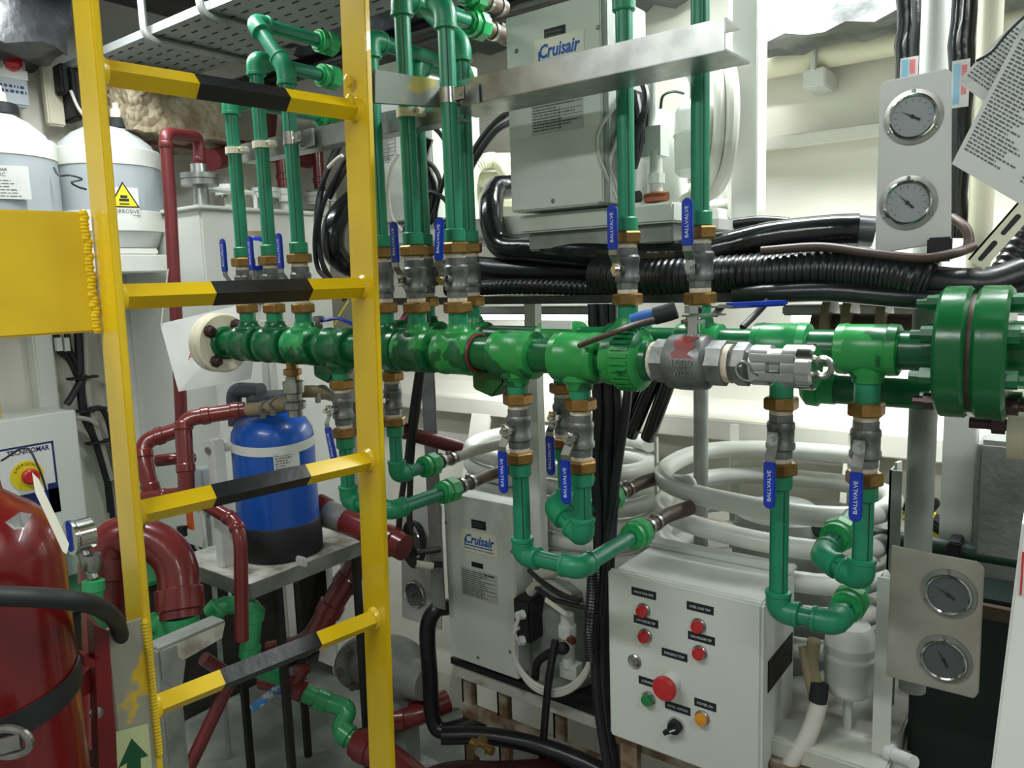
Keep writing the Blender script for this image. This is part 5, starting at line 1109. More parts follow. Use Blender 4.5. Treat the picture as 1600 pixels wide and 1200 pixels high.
# brass/steel branch hanging from the manifold above the tank
xb_ = U(457,580,Y=YF).x; zA = ZF-0.045
fb = root('branch_fitting', (xb_,YF,U(457,632,Y=YF).z), 'brass and steel branch fitting between manifold and blue tank', 'pipe fitting')
put('brass_nipple', G().lathe((xb_,YF,zA), -EZ, [(-0.02,0.014),(0.01,0.014),(0.012,0.022),(0.026,0.022),(0.028,0.015),(0.04,0.015)], 8), 'brass', fb)
put('steel_body', G().lathe((xb_,YF,zA-0.038), -EZ, [(0,0.016),(0.004,0.026),(0.03,0.026),(0.034,0.020),(0.05,0.020),(0.054,0.027),(0.07,0.027),(0.074,0.018),(0.09,0.018)], 14), 'steel', fb)
put('side_lever', G().obox(V((xb_+0.03,YF-0.03,zA-0.045)), EX*0.008, EY*0.008, EZ*0.02), 'steel', fb)
# stand
st = root('tank_stand', (bx0,by0,0.0), 'white steel stand with tray under the blue tank', 'stand')
za = zb0-0.004
tx0, tx1, ty0_, ty1_ = -1.965, -1.615, 1.035, 1.43
put('tray', G().box(tx0,tx1,ty0_,ty1_,za-0.006,za), 'dirty_white', st, bev=0.002)
put('tray_edge', G().box(tx0,tx1,ty0_-0.004,ty0_,za-0.035,za+0.004), 'alu_dull', st)
put('tray_edge', G().box(tx1,tx1+0.004,ty0_,ty1_,za-0.035,za+0.004), 'alu_dull', st)
for xx, yy in ((tx0+0.03,ty0_+0.16),(tx1-0.03,ty0_+0.10),(tx0+0.03,ty1_-0.03),(tx1-0.03,ty1_-0.03)): put('leg', G().box(xx-0.009,xx+0.009,yy-0.009,yy+0.009,0,za-0.006), 'dark_iron', st)
pp = U(344,780,d=2.0)
put('post', G().box(pp.x-0.016,pp.x+0.016,pp.y-0.016,pp.y+0.016,za,U(342,684,d=2.0).z), 'white_paint', st, bev=0.002)
sa, sb2 = V((pp.x-0.014,pp.y-0.018,zs)), V((bx0,by0,zs-0.004))+V((math.cos(base-1.35),math.sin(base-1.35),0))*R*1.03
put('strap_arm', G().hexa([sa-EZ*0.012, sa+EZ*0.012, sb2+EZ*0.012, sb2-EZ*0.012], (sb2-sa).cross(EZ).normalized()*0.003), 'white_paint', st)
put('strap_bolt', G().lathe(sa+V((0.012,-0.001,0)), -EY, [(0,0.009),(0.006,0.009)], 6), 'steel', st)
put('back_post', G().box(bx0-0.20,bx0-0.165,by0+0.12,by0+0.15,0.4,U(400,500,d=2.3).z), 'white_paint', st, bev=0.002)
q = U(471,877,d=1.98); put('stop_block', G().obox(q, EX*0.018, EY*0.006, EZ*0.012), 'dirty_white', st, bev=0.003)
# grey box and orange label behind, water meter, hanging sheet
q = U(321,765,d=2.35); sb = root('solenoid_box', q, 'small grey junction box with orange tag behind the red pipes', 'junction box')
put('housing', G().obox(q, EX*0.03, EY*0.025, EZ*0.07), 'tank_grey', sb, bev=0.004)
put('orange_tag', G().obox(U(297,812,d=2.2), EX*0.014, EY*0.003, EZ*0.028), 'orange', sb)
put('mount_rod', G().cyl(q-EZ*0.07, V((q.x,q.y,0.0)), 0.008, 8), 'grey_paint', sb)
put('sensor', G().cyl(U(284,822,d=2.2), U(285,838,d=2.2), 0.014, 12), 'black_matt', sb)
put('grey_lead', G().tube(spl([U(314,800,d=2.25),U(320,840,d=2.22),U(316,865,d=2.2),U(305,852,d=2.2)]), 0.005, 6), 'cable_grey', sb)
q = U(400,396,d=2.1); wm = root('water_meter', q-EZ*0.06, 'round blue water meter behind the middle riser', 'water meter')
f = TOC(q)
put('ring', G().lathe(q, f, [(-0.02,0.030),(-0.015,0.046),(0.014,0.046),(0.018,0.040)], 28), 'blue', wm)
put('face', G().lathe(q, f, [(0.010,0.034),(0.0195,0.034)], 24), 'paper', wm)
put('pipe_body', G().cyl(q+V((0,0,-0.03))-f*0.02, q+V((0,0,-0.14))-f*0.02, 0.022, 14), 'steel', wm)
put('pipe_cap', G().lathe(q+V((0,0,0.04))-f*0.02, EZ, [(0,0.03),(0.02,0.03),(0.022,0.02)], 12), 'hose_beige', wm)
Ds = 2.12
hs = root('hanging_sheet', U(335,600,d=Ds), 'white card hanging on a string behind the cream flange', 'card')
put('card', G().hexa([U(250,506,d=Ds),U(410,468,d=Ds+0.05),U(392,592,d=Ds+0.05),U(279,612,d=Ds)], ray(330,540)*0.003), 'label_white', hs)
text('A', U(299,556,d=Ds-0.006), Rv, EZ, 0.02, 'ink_red', hs)
put('string', G().tube([U(252,508,d=Ds),U(256,470,d=Ds),U(263,420,d=Ds)], 0.002, 6), 'cable_white', hs)
# ------------------------------------------------------------------ grey angle stand by the ladder foot
e0, e1 = U(248,1018,d=1.5), U(352,978,d=1.62); ed = (e1-e0).normalized(); ed.z = 0; ed.normalize(); en = V((-ed.y,ed.x,0))
e1 = e0 + ed*((e1-e0).length)
an_ = root('angle_stand', V((e0.x,e0.y,0)), 'grey painted angle iron stand beside the ladder foot', 'stand')
put('beam_top', G().hexa([e0,e1,e1+en*0.045,e0+en*0.045], EZ*0.006), 'grey_paint', an_, bev=0.001)
put('beam_web', G().hexa([e0,e1-ed*0.0,e1-EZ*0.03-ed*0.01,e0-EZ*0.045], en*0.005), 'dirty_white', an_)
put('leg', G().hexa([e0-en*0.004,e0-en*0.004+ed*0.036,e0+ed*0.036,e0], V((0,0,-e0.z))).hexa([e0,e0+en*0.036,e0+en*0.036-ed*0.004,e0-ed*0.004], V((0,0,-e0.z))), 'grey_paint', an_)
put('cap_plate', G().hexa([e0-EZ*0.06,e0+EZ*0.006,e0+ed*0.05-EZ*0.04,e0+ed*0.036-EZ*0.10], -en*0.005), 'grey_paint', an_)
# ================================================================== fire extinguisher, bracket
ax = U(2,1000,d=0.98); R = 0.081
fe = root('fire_extinguisher', (ax.x,ax.y,0.55), 'red fire extinguisher strapped beside the ladder', 'fire extinguisher')
zsh = U(60,792,d=0.95).z
put('cylinder', G().lathe((ax.x,ax.y,0.55), EZ, [(0,R*0.9),(0.01,R)]+[(zsh-0.55-0.075,R)]+[(zsh-0.55-0.075+R*1.05*math.sin(t),R*0.22+R*0.78*math.cos(t)) for t in [0.15,0.3,0.45,0.6,0.75,0.9,1.05,1.2]]+[(zsh-0.55+0.02,R*0.27),(zsh-0.55+0.05,R*0.22),(zsh-0.55+0.12,R*0.20)], 48), 'ext_red', fe)
zn = zsh+0.09
vh = put('valve_head', G().lathe((ax.x,ax.y,zn), EZ, [(0,0.020),(0.03,0.020),(0.034,0.014),(0.06,0.014)], 14).obox((ax.x,ax.y,zn+0.03),Rv*0.03,Fv*0.010,EZ*0.010), 'chrome', fe)
put('carry_handle', G().obox(V((ax.x,ax.y,zn+0.075))+Rv*0.0, Rv*0.018, Fv*0.008, EZ*0.016), 'ext_red', vh, bev=0.004)
g = G()
for k in range(3): g.tube([V((ax.x,ax.y,zn+0.02+0.006*k))+Rv*(0.012+0.024*math.cos(t))+EZ*(0.026*math.sin(t))-Fv*0.02 for t in [2*math.pi*i/18 for i in range(18)]], 0.0013, 6, closed=True)
put('safety_wire', g, 'cable', vh, kind='stuff')
put('seal_wire', G().tube(spl([U(2,720,d=0.93),U(40,700,d=0.92),U(60,730,d=0.92),U(72,765,d=0.93)]), 0.0013, 6), 'cable', fe)
put('paper_tag', G().hexa([U(50,738,d=0.92),U(60,748,d=0.92),U(108,850,d=0.915),U(104,866,d=0.915),U(98,862,d=0.915),U(55,770,d=0.92)], ray(80,800)*0.002), 'label_cream', fe)
put('sticker', G().hexa([U(8,816,d=0.905),U(32,800,d=0.90),U(50,803,d=0.905),U(38,824,d=0.893),U(22,828,d=0.893)], -ray(30,815)*0.002), 'alu', fe)
put('discharge_hose', G().tube(spl([U(-60,925,d=0.86),U(0,931,d=0.865),U(70,934,d=0.875),U(130,941,d=0.91),U(160,952,d=0.99),U(182,972,d=1.10),U(192,1010,d=1.18)]), 0.0115, 16), 'black_matt', fe)
bk = root('extinguisher_bracket', U(150,1250,d=1.02), 'red steel bracket with black strap holding the fire extinguisher', 'bracket')
Pk = A - Nv*0.0 + Nv*0.006
def onK(px, py, o=0.006): return zat(px,py,A) + Nv*o
b0 = onK(133,964); b1 = onK(166,985)
put('channel_web', G().hexa([onK(134,968),onK(167,984),onK(184,1260),onK(148,1260)], Nv*0.003), 'bracket_red', bk)
put('channel_flange', G().hexa([onK(134,962),onK(134,968),onK(148,1260),onK(145,1260)], Nv*0.03), 'bracket_red', bk)
put('hook', G().hexa([onK(118,1062),onK(147,1030),onK(147,1075),onK(118,1090)], Nv*0.003).hexa([onK(118,1013,0.006),onK(145,1020,0.006),onK(147,1032,0.006),onK(120,1030,0.006)], Nv*0.03), 'bracket_red', bk, bev=0.001)
put('rivet', G().lathe(onK(147,1110,0.009), Nv, [(0,0.010),(0.004,0.009),(0.006,0.005)], 14), 'steel', bk)
g = G(); vs = []; fs = []
dd = TOC(V((ax.x,ax.y,0))); bs = math.atan2(dd.y,dd.x); zst = U(20,1125,d=0.90).z-0.035
for i in range(25):
    a_ = bs-0.9+2.3*i/24; e = V((math.cos(a_),math.sin(a_),0)); zz = zst+0.035*(i/24)
    for z,k in ((-0.016,1.012),(0.016,1.012),(0.016,1.04),(-0.016,1.04)): vs.append(V((ax.x,ax.y,zz+z))+e*R*k)
for i in range(24):
    for k in range(4): fs.append([4*i+k,4*i+(k+1)%4,4*i+4+(k+1)%4,4*i+4+k])
put('strap', G().add(vs,fs), 'black_matt', bk)
q = U(12,1160,d=0.885)
put('buckle', G().tube([q+Rv*(0.026*math.cos(t))+EZ*(0.017*math.sin(t)) for t in [2*math.pi*i/20 for i in range(20)]], 0.005, 8, closed=True).obox(q+Rv*0.002-Fv*0.004, Rv*0.016+EZ*0.004, EZ*0.009, Fv*0.002), 'steel', bk)
# ------------------------------------------------------------------ pressure gauge on its cock
gq = U(126,836,d=1.62); fdir = (-Rv*0.62-Fv*0.78).normalized()
gg = root('pressure_gauge', U(146,900,d=1.62), 'steel drum pressure gauge on a ball valve beside the fire extinguisher', 'gauge')
put('case', G().lathe(gq, fdir, [(-0.022,0.024),(-0.02,0.034),(0.012,0.034),(0.016,0.037),(0.022,0.037),(0.022,0.031)], 30), 'chrome', gg)
put('dial', G().lathe(gq, fdir, [(0.010,0.032),(0.017,0.032)], 26), 'dial', gg)
put('needle', G().obox(gq+fdir*0.018, (EZ*0.6+fdir.cross(EZ)*0.8)*0.018, fdir*0.0005, fdir.cross(EZ)*0.0012), 'ink_dark', gg)
put('cock', G().cyl(gq+V((0,0,-0.034)), U(146,905,d=1.62), 0.012, 12).lathe(U(144,866,d=1.62), -EZ, [(0,0.017),(0.012,0.019),(0.03,0.019),(0.036,0.016)], 10), 'steel', gg)
put('blue_lever', G().obox(U(110,838,d=1.60), (Rv*0.9+Fv*0.2)*0.007, EZ*0.033, Fv*0.003), 'blue', gg, bev=0.002)
# ================================================================== rack, hoses, right side
Yr = 1.41; zr_ = U(900,470,Y=Yr).z
ra, rb = U(585,480,Y=Yr).x, U(1490,465,Y=Yr).x
rk = root('equipment_rack', ((ra+rb)/2,1.65,0.0), 'white steel rack carrying the upper units and the black hoses', 'rack')
put('front_beam', G().box(ra, rb, Yr, Yr+0.005, zr_-0.006, zr_+0.012), 'dark_iron', rk)
put('shelf_plate', G().box(ra, rb, Yr+0.005, 2.02, zr_-0.004, zr_), 'alu_dull', rk)
def post(px, py0, py1, Y, w, m='white_paint', rnd=False, name='post', dpt=None):
    a, b = U(px,py0,Y=Y), U(px,py1,Y=Y); x = U(px,(py0+py1)/2,Y=Y).x
    if rnd: put(name, G().cyl((x,Y,b.z),(x,Y,a.z),w/2,20), m, rk)
    else: put(name, G().box(x-w/2,x+w/2,Y,Y+(dpt or w),b.z,a.z), m, rk, bev=0.002)
    return x
post(1163,-60,345,1.64,0.055,dpt=0.010); post(1142,-60,340,1.70,0.014); post(1187,-60,330,1.78,0.02)
post(832,440,900,1.60,0.034); post(676,560,948,1.50,0.046,'alu_dull',dpt=0.006); post(1095,440,1000,1.72,0.035,'grey_paint',True); post(1438,430,1080,1.53,0.047,'grey_paint',True); post(1500,430,900,1.80,0.06,'white_paint')
xp = U(676,800,Y=1.50).x; put('post_flange', G().box(xp-0.025,xp-0.019,1.506,1.55,U(676,945,Y=1.5).z,zr_), 'alu_dull', rk)
put('upper_arm', G().box(U(1163,300,Y=1.64).x-0.02,U(1163,300,Y=1.64).x+0.02,1.45,2.19,U(1163,348,Y=1.64).z-0.02,U(1163,348,Y=1.64).z), 'white_paint', rk)
put('upper_beam', G().box(-1.5, -0.36, 1.66, 1.70, uu.location.z-0.06, uu.location.z-0.036), 'white_paint', rk)
# ------------------------------------------------------------------ black hoses lying on the rack
def bhose(name, label, pts, r, m='black_rubber', rib=0, cat='hose', n=16, k=10):
    rt = root(name, V(pts[0]), label, cat); f = None
    P = spl(pts, k if not rib else 26)
    L = sum((P[i+1]-P[i]).length for i in range(len(P)-1))
    if rib: P2 = []; 
    if rib:
        # resample evenly so that the rings are regular
        N = int(L/0.0035); P2 = [P[0]]; acc = 0; j = 0; st_ = L/N; t = st_; cum = 0; out = [P[0]]
        for i in range(len(P)-1):
            seg = (P[i+1]-P[i]).length
            while cum+seg >= t: out.append(P[i].lerp(P[i+1], (t-cum)/seg)); t += st_
            cum += seg
        P = out; nn = len(P); f = lambda u: 1+0.05*(1 if int(u*(nn-1)+0.5) % 4 < 2 else -1)*rib
    put('hose_body', G().tube(P, r, n, rfun=f), m, rt); return rt
h = bhose('insulated_pipe', 'shiny black insulated pipe turning down then along the rack', [U(796,292,Y=1.60),U(775,296,Y=1.56),U(768,322,Y=1.52),U(770,355,Y=1.50),U(785,385,Y=1.49),U(830,390,Y=1.48),U(920,396,Y=1.46),U(1010,400,Y=1.46),U(1100,394,Y=1.46),U(1200,372,Y=1.47),U(1290,362,Y=1.48),U(1342,360,Y=1.49)], 0.030, 'black_shiny')
put('grey_end', G().tube([U(1338,360,Y=1.49),U(1364,362,Y=1.50)], 0.027, 16), 'foil_dark', h)
bhose('corrugated_hose', 'large black corrugated hose along the rack under the gauge plate', [U(930,432,Y=1.43),U(1000,436,Y=1.43),U(1100,432,Y=1.43),U(1200,428,Y=1.43),U(1300,424,Y=1.42),U(1400,432,Y=1.41),U(1460,446,Y=1.41)], 0.038, rib=0.7)
bhose('black_hose', 'smooth black hose joining the corrugated hose behind the green flanges', [U(1450,444,Y=1.41),U(1500,448,Y=1.42),U(1550,446,Y=1.44),U(1600,430,Y=1.46)], 0.030)
bhose('corrugated_hose', 'thin black corrugated hose left of the valve stem on the rack', [U(700,452,Y=1.43),U(800,448,Y=1.42),U(860,448,Y=1.42),U(940,450,Y=1.42),U(990,452,Y=1.43)], 0.017, rib=1.0)
bhose('black_hose', 'smooth black hose at the back of the rack bundle', [U(640,440,Y=1.52),U(720,420,Y=1.50),U(800,424,Y=1.50),U(900,426,Y=1.50),U(1000,420,Y=1.50)], 0.030)
bhose('black_hose', 'black sleeve sagging below the corrugated hose on the right', [U(1150,462,Y=1.40),U(1220,458,Y=1.385),U(1300,456,Y=1.385),U(1400,464,Y=1.385),U(1470,468,Y=1.39)], 0.017)
bhose('black_hose', 'narrow black hose above the bundle behind the rail end riser', [U(960,345,Y=1.56),U(1010,352,Y=1.54),U(1060,360,Y=1.53),U(1120,354,Y=1.53),U(1180,346,Y=1.54),U(1232,348,Y=1.55)], 0.011)
bhose('cable', 'brown cable lying across the black bundle under the gauge plate', [U(1190,392,Y=1.40),U(1280,386,Y=1.40),U(1360,396,Y=1.39),U(1440,404,Y=1.39),U(1490,396,Y=1.41),U(1520,386,Y=1.45)], 0.008, 'cable_brown', cat='cable')
bhose('cable', 'brown cables hanging between gauge plate and cream pipe', [U(1488,340,Y=1.50),U(1508,356,Y=1.48),U(1514,376,Y=1.47),U(1510,392,Y=1.46)], 0.008, 'cable_brown', cat='cable')
bhose('cable', 'dark cable draped from the bundle to the drain valve lever', [U(1200,470,Y=1.35),U(1180,492,Y=1.33),U(1160,512,Y=1.30)], 0.006, 'cable', cat='cable')
bhose('cable', 'short dark cable lying over the front manifold coupling', [U(905,540,Y=1.098),U(930,530,Y=1.094),U(958,520,Y=1.10),U(990,508,Y=1.14),U(1020,500,Y=1.2)], 0.005, 'cable_brown', cat='cable')
bhose('corrugated_hose', 'black ribbed hose rising at the right photo edge', [U(1556,446,Y=1.46),U(1572,424,Y=1.47),U(1586,400,Y=1.48),U(1612,350,Y=1.5),U(1640,300,Y=1.52)], 0.022, rib=0.9)
# vertical cable bundle behind the drops
vb = root('cable_bundle', U(945,1180,Y=1.38), 'thick bundle of black cables hanging behind the middle drops', 'cables')
for i,(ps,r) in enumerate((([(926,475),(930,560),(934,640),(930,720),(934,800),(935,900),(930,1000),(935,1100),(950,1200)],0.012),([(942,475),(946,560),(950,640),(948,720),(948,800),(945,900),(942,1000),(945,1100),(958,1200)],0.013),([(956,475),(958,560),(965,640),(962,720),(958,800),(952,900),(950,1000),(952,1100),(962,1200)],0.011),([(985,560),(978,640),(966,720),(955,800),(944,880),(938,960)],0.010),([(934,475),(938,540),(940,640),(942,760),(940,860)],0.010))):
    put('cable', G().tube(spl([U(px,py,Y=1.40+0.012*(i%3)) for px,py in ps]), r, 10), 'cable', vb)
P = [U(px,py,Y=1.378) for px,py in ((928,880),(926,930),(922,985),(925,1030))]; P = spl(P,22); put('ribbed_sleeve', G().tube(P, 0.014, 12, rfun=lambda t: 1+0.10*(1 if int(t*65+0.5)%2 else -1)), 'black_rubber', vb)
for i,(a,b) in enumerate((((1010,560),(955,695)),((1030,575),(985,680)),((1048,588),(1012,685)))):
    bhose('insulated_pipe', ('dark sloping insulated pipe nearest the black cable bundle','shiny black sloping insulated pipe between two others','shiny black sloping insulated pipe against the white hull')[i], [U(a[0],a[1],Y=1.72),U((a[0]+b[0])/2,(a[1]+b[1])/2,Y=1.74),U(b[0],b[1],Y=1.76)], 0.019, 'black_shiny', cat='pipe')
hc = root('hanging_cable', U(650,860,Y=1.40), 'pair of black cables hanging beside the far ladder rail', 'cables')
put('cable', G().tube(spl([U(655,570,Y=1.42),U(645,640,Y=1.42),U(636,720,Y=1.42),U(626,790,Y=1.42),U(624,840,Y=1.42),U(634,868,Y=1.42),U(650,880,Y=1.44),U(690,882,Y=1.50)]), 0.0085, 10), 'cable', hc)
put('cable', G().tube(spl([U(661,570,Y=1.43),U(652,640,Y=1.43),U(644,700,Y=1.43),U(640,790,Y=1.44),U(642,840,Y=1.44),U(650,862,Y=1.46),U(688,858,Y=1.50)]), 0.0085, 10), 'cable', hc)
put('cable_marker', G().tube([U(650,881,Y=1.436),U(676,884,Y=1.476)], 0.010, 10), 'label_cream', hc)
for k in range(3): put('cable_coil', G().tube([U(645,850,Y=1.60)+V((0.040*math.cos(t)*(1-0.12*k),0.01*k,0.072*math.sin(t)*(1-0.08*k))) for t in [2*math.pi*i/24 for i in range(24)]], 0.006, 8, closed=True), 'cable', hc)
bhose('insulated_pipe', 'matt black insulated pipe bend left of the middle unit', [U(700,948,Y=1.60),U(680,954,Y=1.56),U(668,985,Y=1.54),U(672,1060,Y=1.54),U(676,1120,Y=1.54),U(695,1142,Y=1.55),U(760,1120,Y=1.62)], 0.024, 'black_rubber', cat='pipe')
# ------------------------------------------------------------------ vertical pipes at upper right
def vpipe(px, py, Y, r, m, label, z0, z1=2.49, ins=False, name='pipe'):
    p = U(px,py,Y=Y); rt = root(name, (p.x,Y,z0), label, 'pipe')
    if ins:
        n = 26; P = [V((p.x+0.002*math.sin(i*1.9),Y,z0+(z1-z0)*i/n)) for i in range(n+1)]; put('insulation', G().tube(P, r, 16, rfun=lambda t: 1+0.03*math.sin(t*60)), m, rt)
    else: put('tube', G().cyl((p.x,Y,z0),(p.x,Y,z1), r, 22), m, rt)
    return rt, p.x
zg = U(1430,240,Y=1.6).z
r1, x1_ = vpipe(1419,60,1.66,0.0215,'black_shiny','black wrapped vertical pipe with colour label, left of the white pipe', U(1420,135,Y=1.66).z-0.1, ins=True, name='insulated_pipe')
r2, x2_ = vpipe(1461,60,1.62,0.0235,'white_paint','white vertical pipe between the two black wrapped pipes', U(1460,400,Y=1.62).z, name='white_pipe')
r3, x3_ = vpipe(1504,60,1.58,0.0205,'black_shiny','black wrapped vertical pipe with colour label beside the paper sheets', U(1500,372,Y=1.58).z, ins=True, name='insulated_pipe')
r4, x4_ = vpipe(1543,120,1.56,0.019,'cream','cream vertical pipe behind the paper sheets', U(1540,420,Y=1.56).z, name='cream_pipe')
def plabel(rt, px0, py0, px1, py1, Y):
    a, b = U(px0,py0,Y=Y), U(px1,py1,Y=Y); c = (a+b)/2; w = abs(b.x-a.x)/2; h = abs(a.z-b.z)/2
    put('pipe_label', G().obox(c, EX*w, EY*0.001, EZ*h), 'label_white', rt)
    put('label_stripe', G().obox(c+V((-w*0.42,-0.0014,0)), EX*w*0.36, EY*0.0005, EZ*h*0.86), 'sky_label', rt)
    put('label_stripe', G().obox(c+V((w*0.40,-0.0014,h*0.15)), EX*w*0.30, EY*0.0005, EZ*h*0.62), 'red_label', rt)
plabel(r1,1407,92,1434,124,1.636); plabel(r3,1488,96,1513,166,1.556)
# ------------------------------------------------------------------ paper sheets
Yq = 1.14
def sheet(P, label, th=0.001, rows=0, seed=1, two=False):
    Q = [U(px,py,Y=Yq+(0.02 if not rows or two else 0)) for px,py in P]
    rt = root('paper_sheet', Q[0], label, 'paper', 'laminated sheets at the right edge')
    put('sheet', G().hexa(Q, EY*th), 'paper', rt)
    u = (Q[1]-Q[0]); v = (Q[3]-Q[0]); W, H = u.length, v.length
    if rows:
        for k in range(2):
            c = Q[0]+u*(0.21+0.42*k)+v*0.52-EY*0.0006; printlines(c, u, v, W*0.36, H*0.80, rows, 'ink_grey', rt, 0.40, (0.55,1.0), seed+k)
    return rt
s1 = sheet([(1487,256),(1700,382),(1812,162),(1600,36)], 'large laminated text sheet hanging tilted at the right edge', rows=30, seed=21)
s2 = sheet([(1495,128),(1640,230),(1720,100),(1590,28)], 'second paper sheet showing its corner behind the large text sheet', rows=16, seed=31, two=True)
put('black_string', G().tube(spl([U(1526,95,Y=1.135),U(1550,80,Y=1.13),U(1580,45,Y=1.13),U(1640,-10,Y=1.13)]), 0.002, 6), 'cable', None, 'black string the paper sheets hang from', 'string')
# slotted angle bracket
a, b = U(1512,405,Y=1.40), U(1588,318,Y=1.40); dd = (b-a).normalized(); ww = EY.cross(dd).normalized()
if ww.x < 0: ww = -ww
sb_ = root('slotted_bracket', a, 'slotted cream angle bracket slanting below the paper sheets', 'bracket')
b2 = b+dd*0.08
put('leaf', G().hexa([a-ww*0.0, a+ww*0.028, b2+ww*0.028, b2], EY*0.003), 'plastic_cream', sb_)
put('leaf', G().hexa([a, a+EY*0.03, b2+EY*0.03, b2], ww*0.003), 'plastic_cream', sb_)
for f in (0.25, 0.72):
    c = a.lerp(b,f)+ww*0.014-EY*0.0006; put('slot', G().hexa([c-dd*0.014+ww*0.004*math.cos(t)-dd*0.0*0+dd*0.004*math.sin(t) if t>math.pi else c+dd*0.014+ww*0.004*math.cos(t)+dd*0.004*math.sin(t) for t in [2*math.pi*i/12 for i in range(12)]], EY*0.001), 'black_matt', sb_)
# blue black tool handle resting behind the coupling
th = root('tool_handle', U(1020,500,Y=1.24), 'blue and black rubber tool handle lying on the rear manifold', 'tool')
put('blue_grip', G().tube(spl([U(986,504,Y=1.22),U(1005,498,Y=1.23),U(1025,494,Y=1.24)]), 0.014, 12), 'glove_blue', th)
put('black_grip', G().tube(spl([U(1023,494,Y=1.239),U(1042,489,Y=1.245),U(1056,484,Y=1.25)]), 0.0155, 12), 'black_matt', th)
# tan flange discs behind the rear manifold
tf = root('tan_flange_pair', U(1330,510,Y=1.78), 'tan painted flanged fitting behind the rear manifold', 'pipe fitting')
for px in (1290,1322,1375): q = U(px,500,Y=1.78); put('disc', G().lathe((q.x,1.78,q.z), EX, [(0,0.05),(0.018,0.05)], 24), 'hose_beige', tf)
q = U(1270,505,Y=1.78); q2 = U(1460,510,Y=1.78); put('pipe', G().cyl((q.x,1.78,q.z),(q2.x,1.78,q.z),0.022,16), 'hose_brown', tf)
# ------------------------------------------------------------------ far right
a, b = U(1440,852,Y=1.76), U(1640,885,Y=1.76); zz = a.z
gp2 = root('green_pipe', V((a.x,1.76,zz)), 'dark green horizontal pipe low behind the lower gauge plate', 'pipe')
put('pipe', G().cyl((a.x-0.3,1.76,zz),(b.x+0.2,1.76,zz),0.022,18), 'dark_green', gp2)
q = U(1492,858,Y=1.74); put('clamp', G().obox(V((q.x,1.75,zz)), EX*0.012, EY*0.03, EZ*0.03), 'black_matt', gp2, bev=0.003)
tl_ = root('yellow_tool', U(1448,845,Y=1.92), 'yellow and black power tool lying behind the white posts', 'tool')
put('body', G().obox(U(1454,820,Y=1.92), V((0.05,0,-0.035)), EY*0.03, V((0.014,0,0.02))), 'tool_yellow', tl_, bev=0.01)
put('grip', G().obox(U(1447,806,Y=1.915), V((0.045,0,-0.028)), EY*0.032, V((0.006,0,0.010))), 'black_matt', tl_, bev=0.006)
put('lead', G().tube(spl([U(1444,778,Y=1.92),U(1460,780,Y=1.92),U(1464,788,Y=1.92),U(1454,800,Y=1.92)]), 0.006, 8), 'cable', tl_)
cab = [U(1597,815,d=0.86),U(1547,1215,d=0.86),U(1547,1215,d=0.86)*1.0,U(1597,815,d=0.86)]; c_t, c_b = cab[0], cab[1]; c_f = c_b+(c_b-c_t)*(c_b.z/(c_t.z-c_b.z)); cab = [c_t, c_f, c_f+Rv*0.3-Fv*0.08, c_t+Rv*0.3-Fv*0.08]
wc = root('white_cabinet', cab[1], 'white cabinet edge with red line at the lower right corner', 'cabinet')
put('side', G().hexa(cab, Fv*0.25+Rv*0.18), 'white_paint', wc, bev=0.003)
put('red_line', G().hexa([U(1597,862,d=0.856),U(1593,930,d=0.856),U(1595.5,930,d=0.856),U(1600,862,d=0.856)], -Fv*0.001), 'ink_red', wc)
wv = root('pvc_fitting', U(1400,1190,d=1.45), 'white plastic pipe fitting at the bottom beside the base frame', 'pipe fitting')
put('body', G().tube([U(1384,1172,d=1.48),U(1400,1180,d=1.46),U(1428,1192,d=1.42)], 0.013, 14), 'label_white', wv)
put('ring', G().tube([U(1386,1173,d=1.475),U(1396,1178,d=1.465)], 0.0165, 14), 'label_white', wv)
q = U(1572,672,Y=1.36); wf = root('cream_valve_flange', q, 'cream flange with dark bolt under the big green flanges', 'pipe fitting')
put('disc', G().lathe((q.x,1.42,q.z), EX, [(0,0.055),(0.022,0.055),(0.024,0.05)], 28), 'plastic_cream', wf)
put('disc', G().lathe((q.x+0.045,1.42,q.z), EX, [(0,0.055),(0.022,0.055)], 28), 'plastic_cream', wf)
put('bolt', G().cyl((q.x-0.05,1.375,q.z+0.005),(q.x+0.08,1.375,q.z+0.005),0.009,10).lathe((q.x-0.02,1.375,q.z+0.005),EX,[(0,0.015),(0.018,0.015)],6), 'bolt_dark', wf)
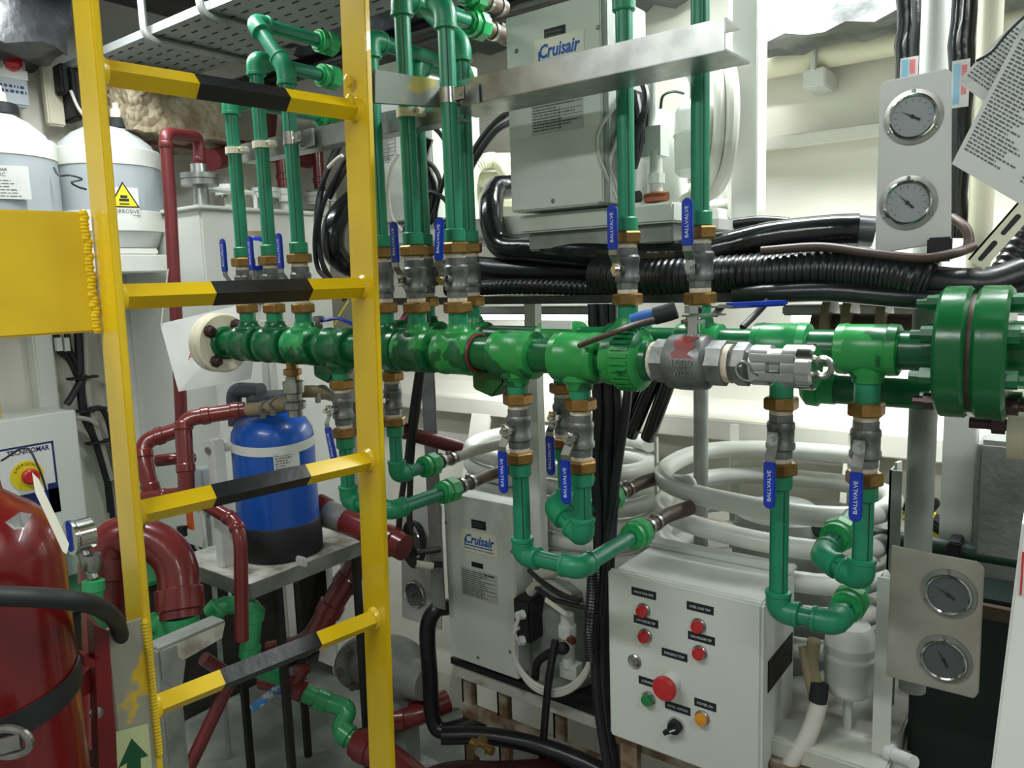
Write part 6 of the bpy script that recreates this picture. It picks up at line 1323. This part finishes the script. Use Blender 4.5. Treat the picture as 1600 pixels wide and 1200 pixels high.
q = U(1570,760,Y=1.75); put('wall_pier', G().box(q.x-0.05,q.x+0.3,1.74,2.19,0.0,U(1570,690,Y=1.75).z), 'cast_grey', None, 'grey rough pier behind the big flanges at right', None, kind='structure', bev=0.01)

q = U(1402,1070,Y=1.60); q1 = U(1540,938,Y=1.60)
cs = root('dark_filler', (q.x+0.25,1.68,0.0), 'added dark green casing in the shade under the lower gauge plate', 'dark block')  # no machine known here; added as a dark volume for the unlit corner
put('filler', G().box(q.x+0.02, q.x+0.75, 1.60, 1.735, 0.0, q1.z), 'filler_dark', cs, bev=0.01)
put('filler_ledge', G().box(q.x+0.02, q.x+0.75, 1.585, 1.60, q1.z-0.03, q1.z-0.005), 'hose_brown', cs)

bhose('black_hose', 'black hose lying low under the middle unit beside the brass cock', [U(690,1150,d=1.95),U(760,1150,d=1.95),U(840,1165,d=1.95),U(930,1200,d=1.9),U(980,1240,d=1.85)], 0.022, 'black_rubber')
bhose('black_hose', 'thin black hose hanging in front of the middle unit base', [U(868,1000,Y=1.50),U(858,1060,Y=1.47),U(852,1120,Y=1.47),U(846,1200,Y=1.47),U(842,1260,Y=1.47)], 0.010, 'black_rubber')
# small cock with blue lever and earth wire behind the far ladder rail
q = U(498,505,Y=1.24); sc = root('small_cock', q, 'small steel cock with curved blue lever behind the manifold', 'valve')
put('stem', G().cyl(q-EZ*0.03, q+EZ*0.012, 0.010, 10).lathe(q+EZ*0.006, EZ, [(0,0.016),(0.010,0.016),(0.012,0.010)], 6), 'steel', sc)
put('blue_lever', G().tube(spl([q+EZ*0.004,U(512,500,Y=1.25),U(530,498,Y=1.26),U(556,508,Y=1.28)]), 0.008, 8, flat=0.5), 'blue', sc)
put('earth_wire', G().tube(spl([U(545,470,Y=1.30),U(532,490,Y=1.28),U(522,508,Y=1.26)]), 0.0025, 6), 'label_yellow', sc)
# white flow label on the rear manifold
q = U(870,517,Y=YB-0.033); put('flow_label', G().obox(q+EZ*0.012, EX*0.035, EY*0.002, EZ*0.008), 'label_white', mb)
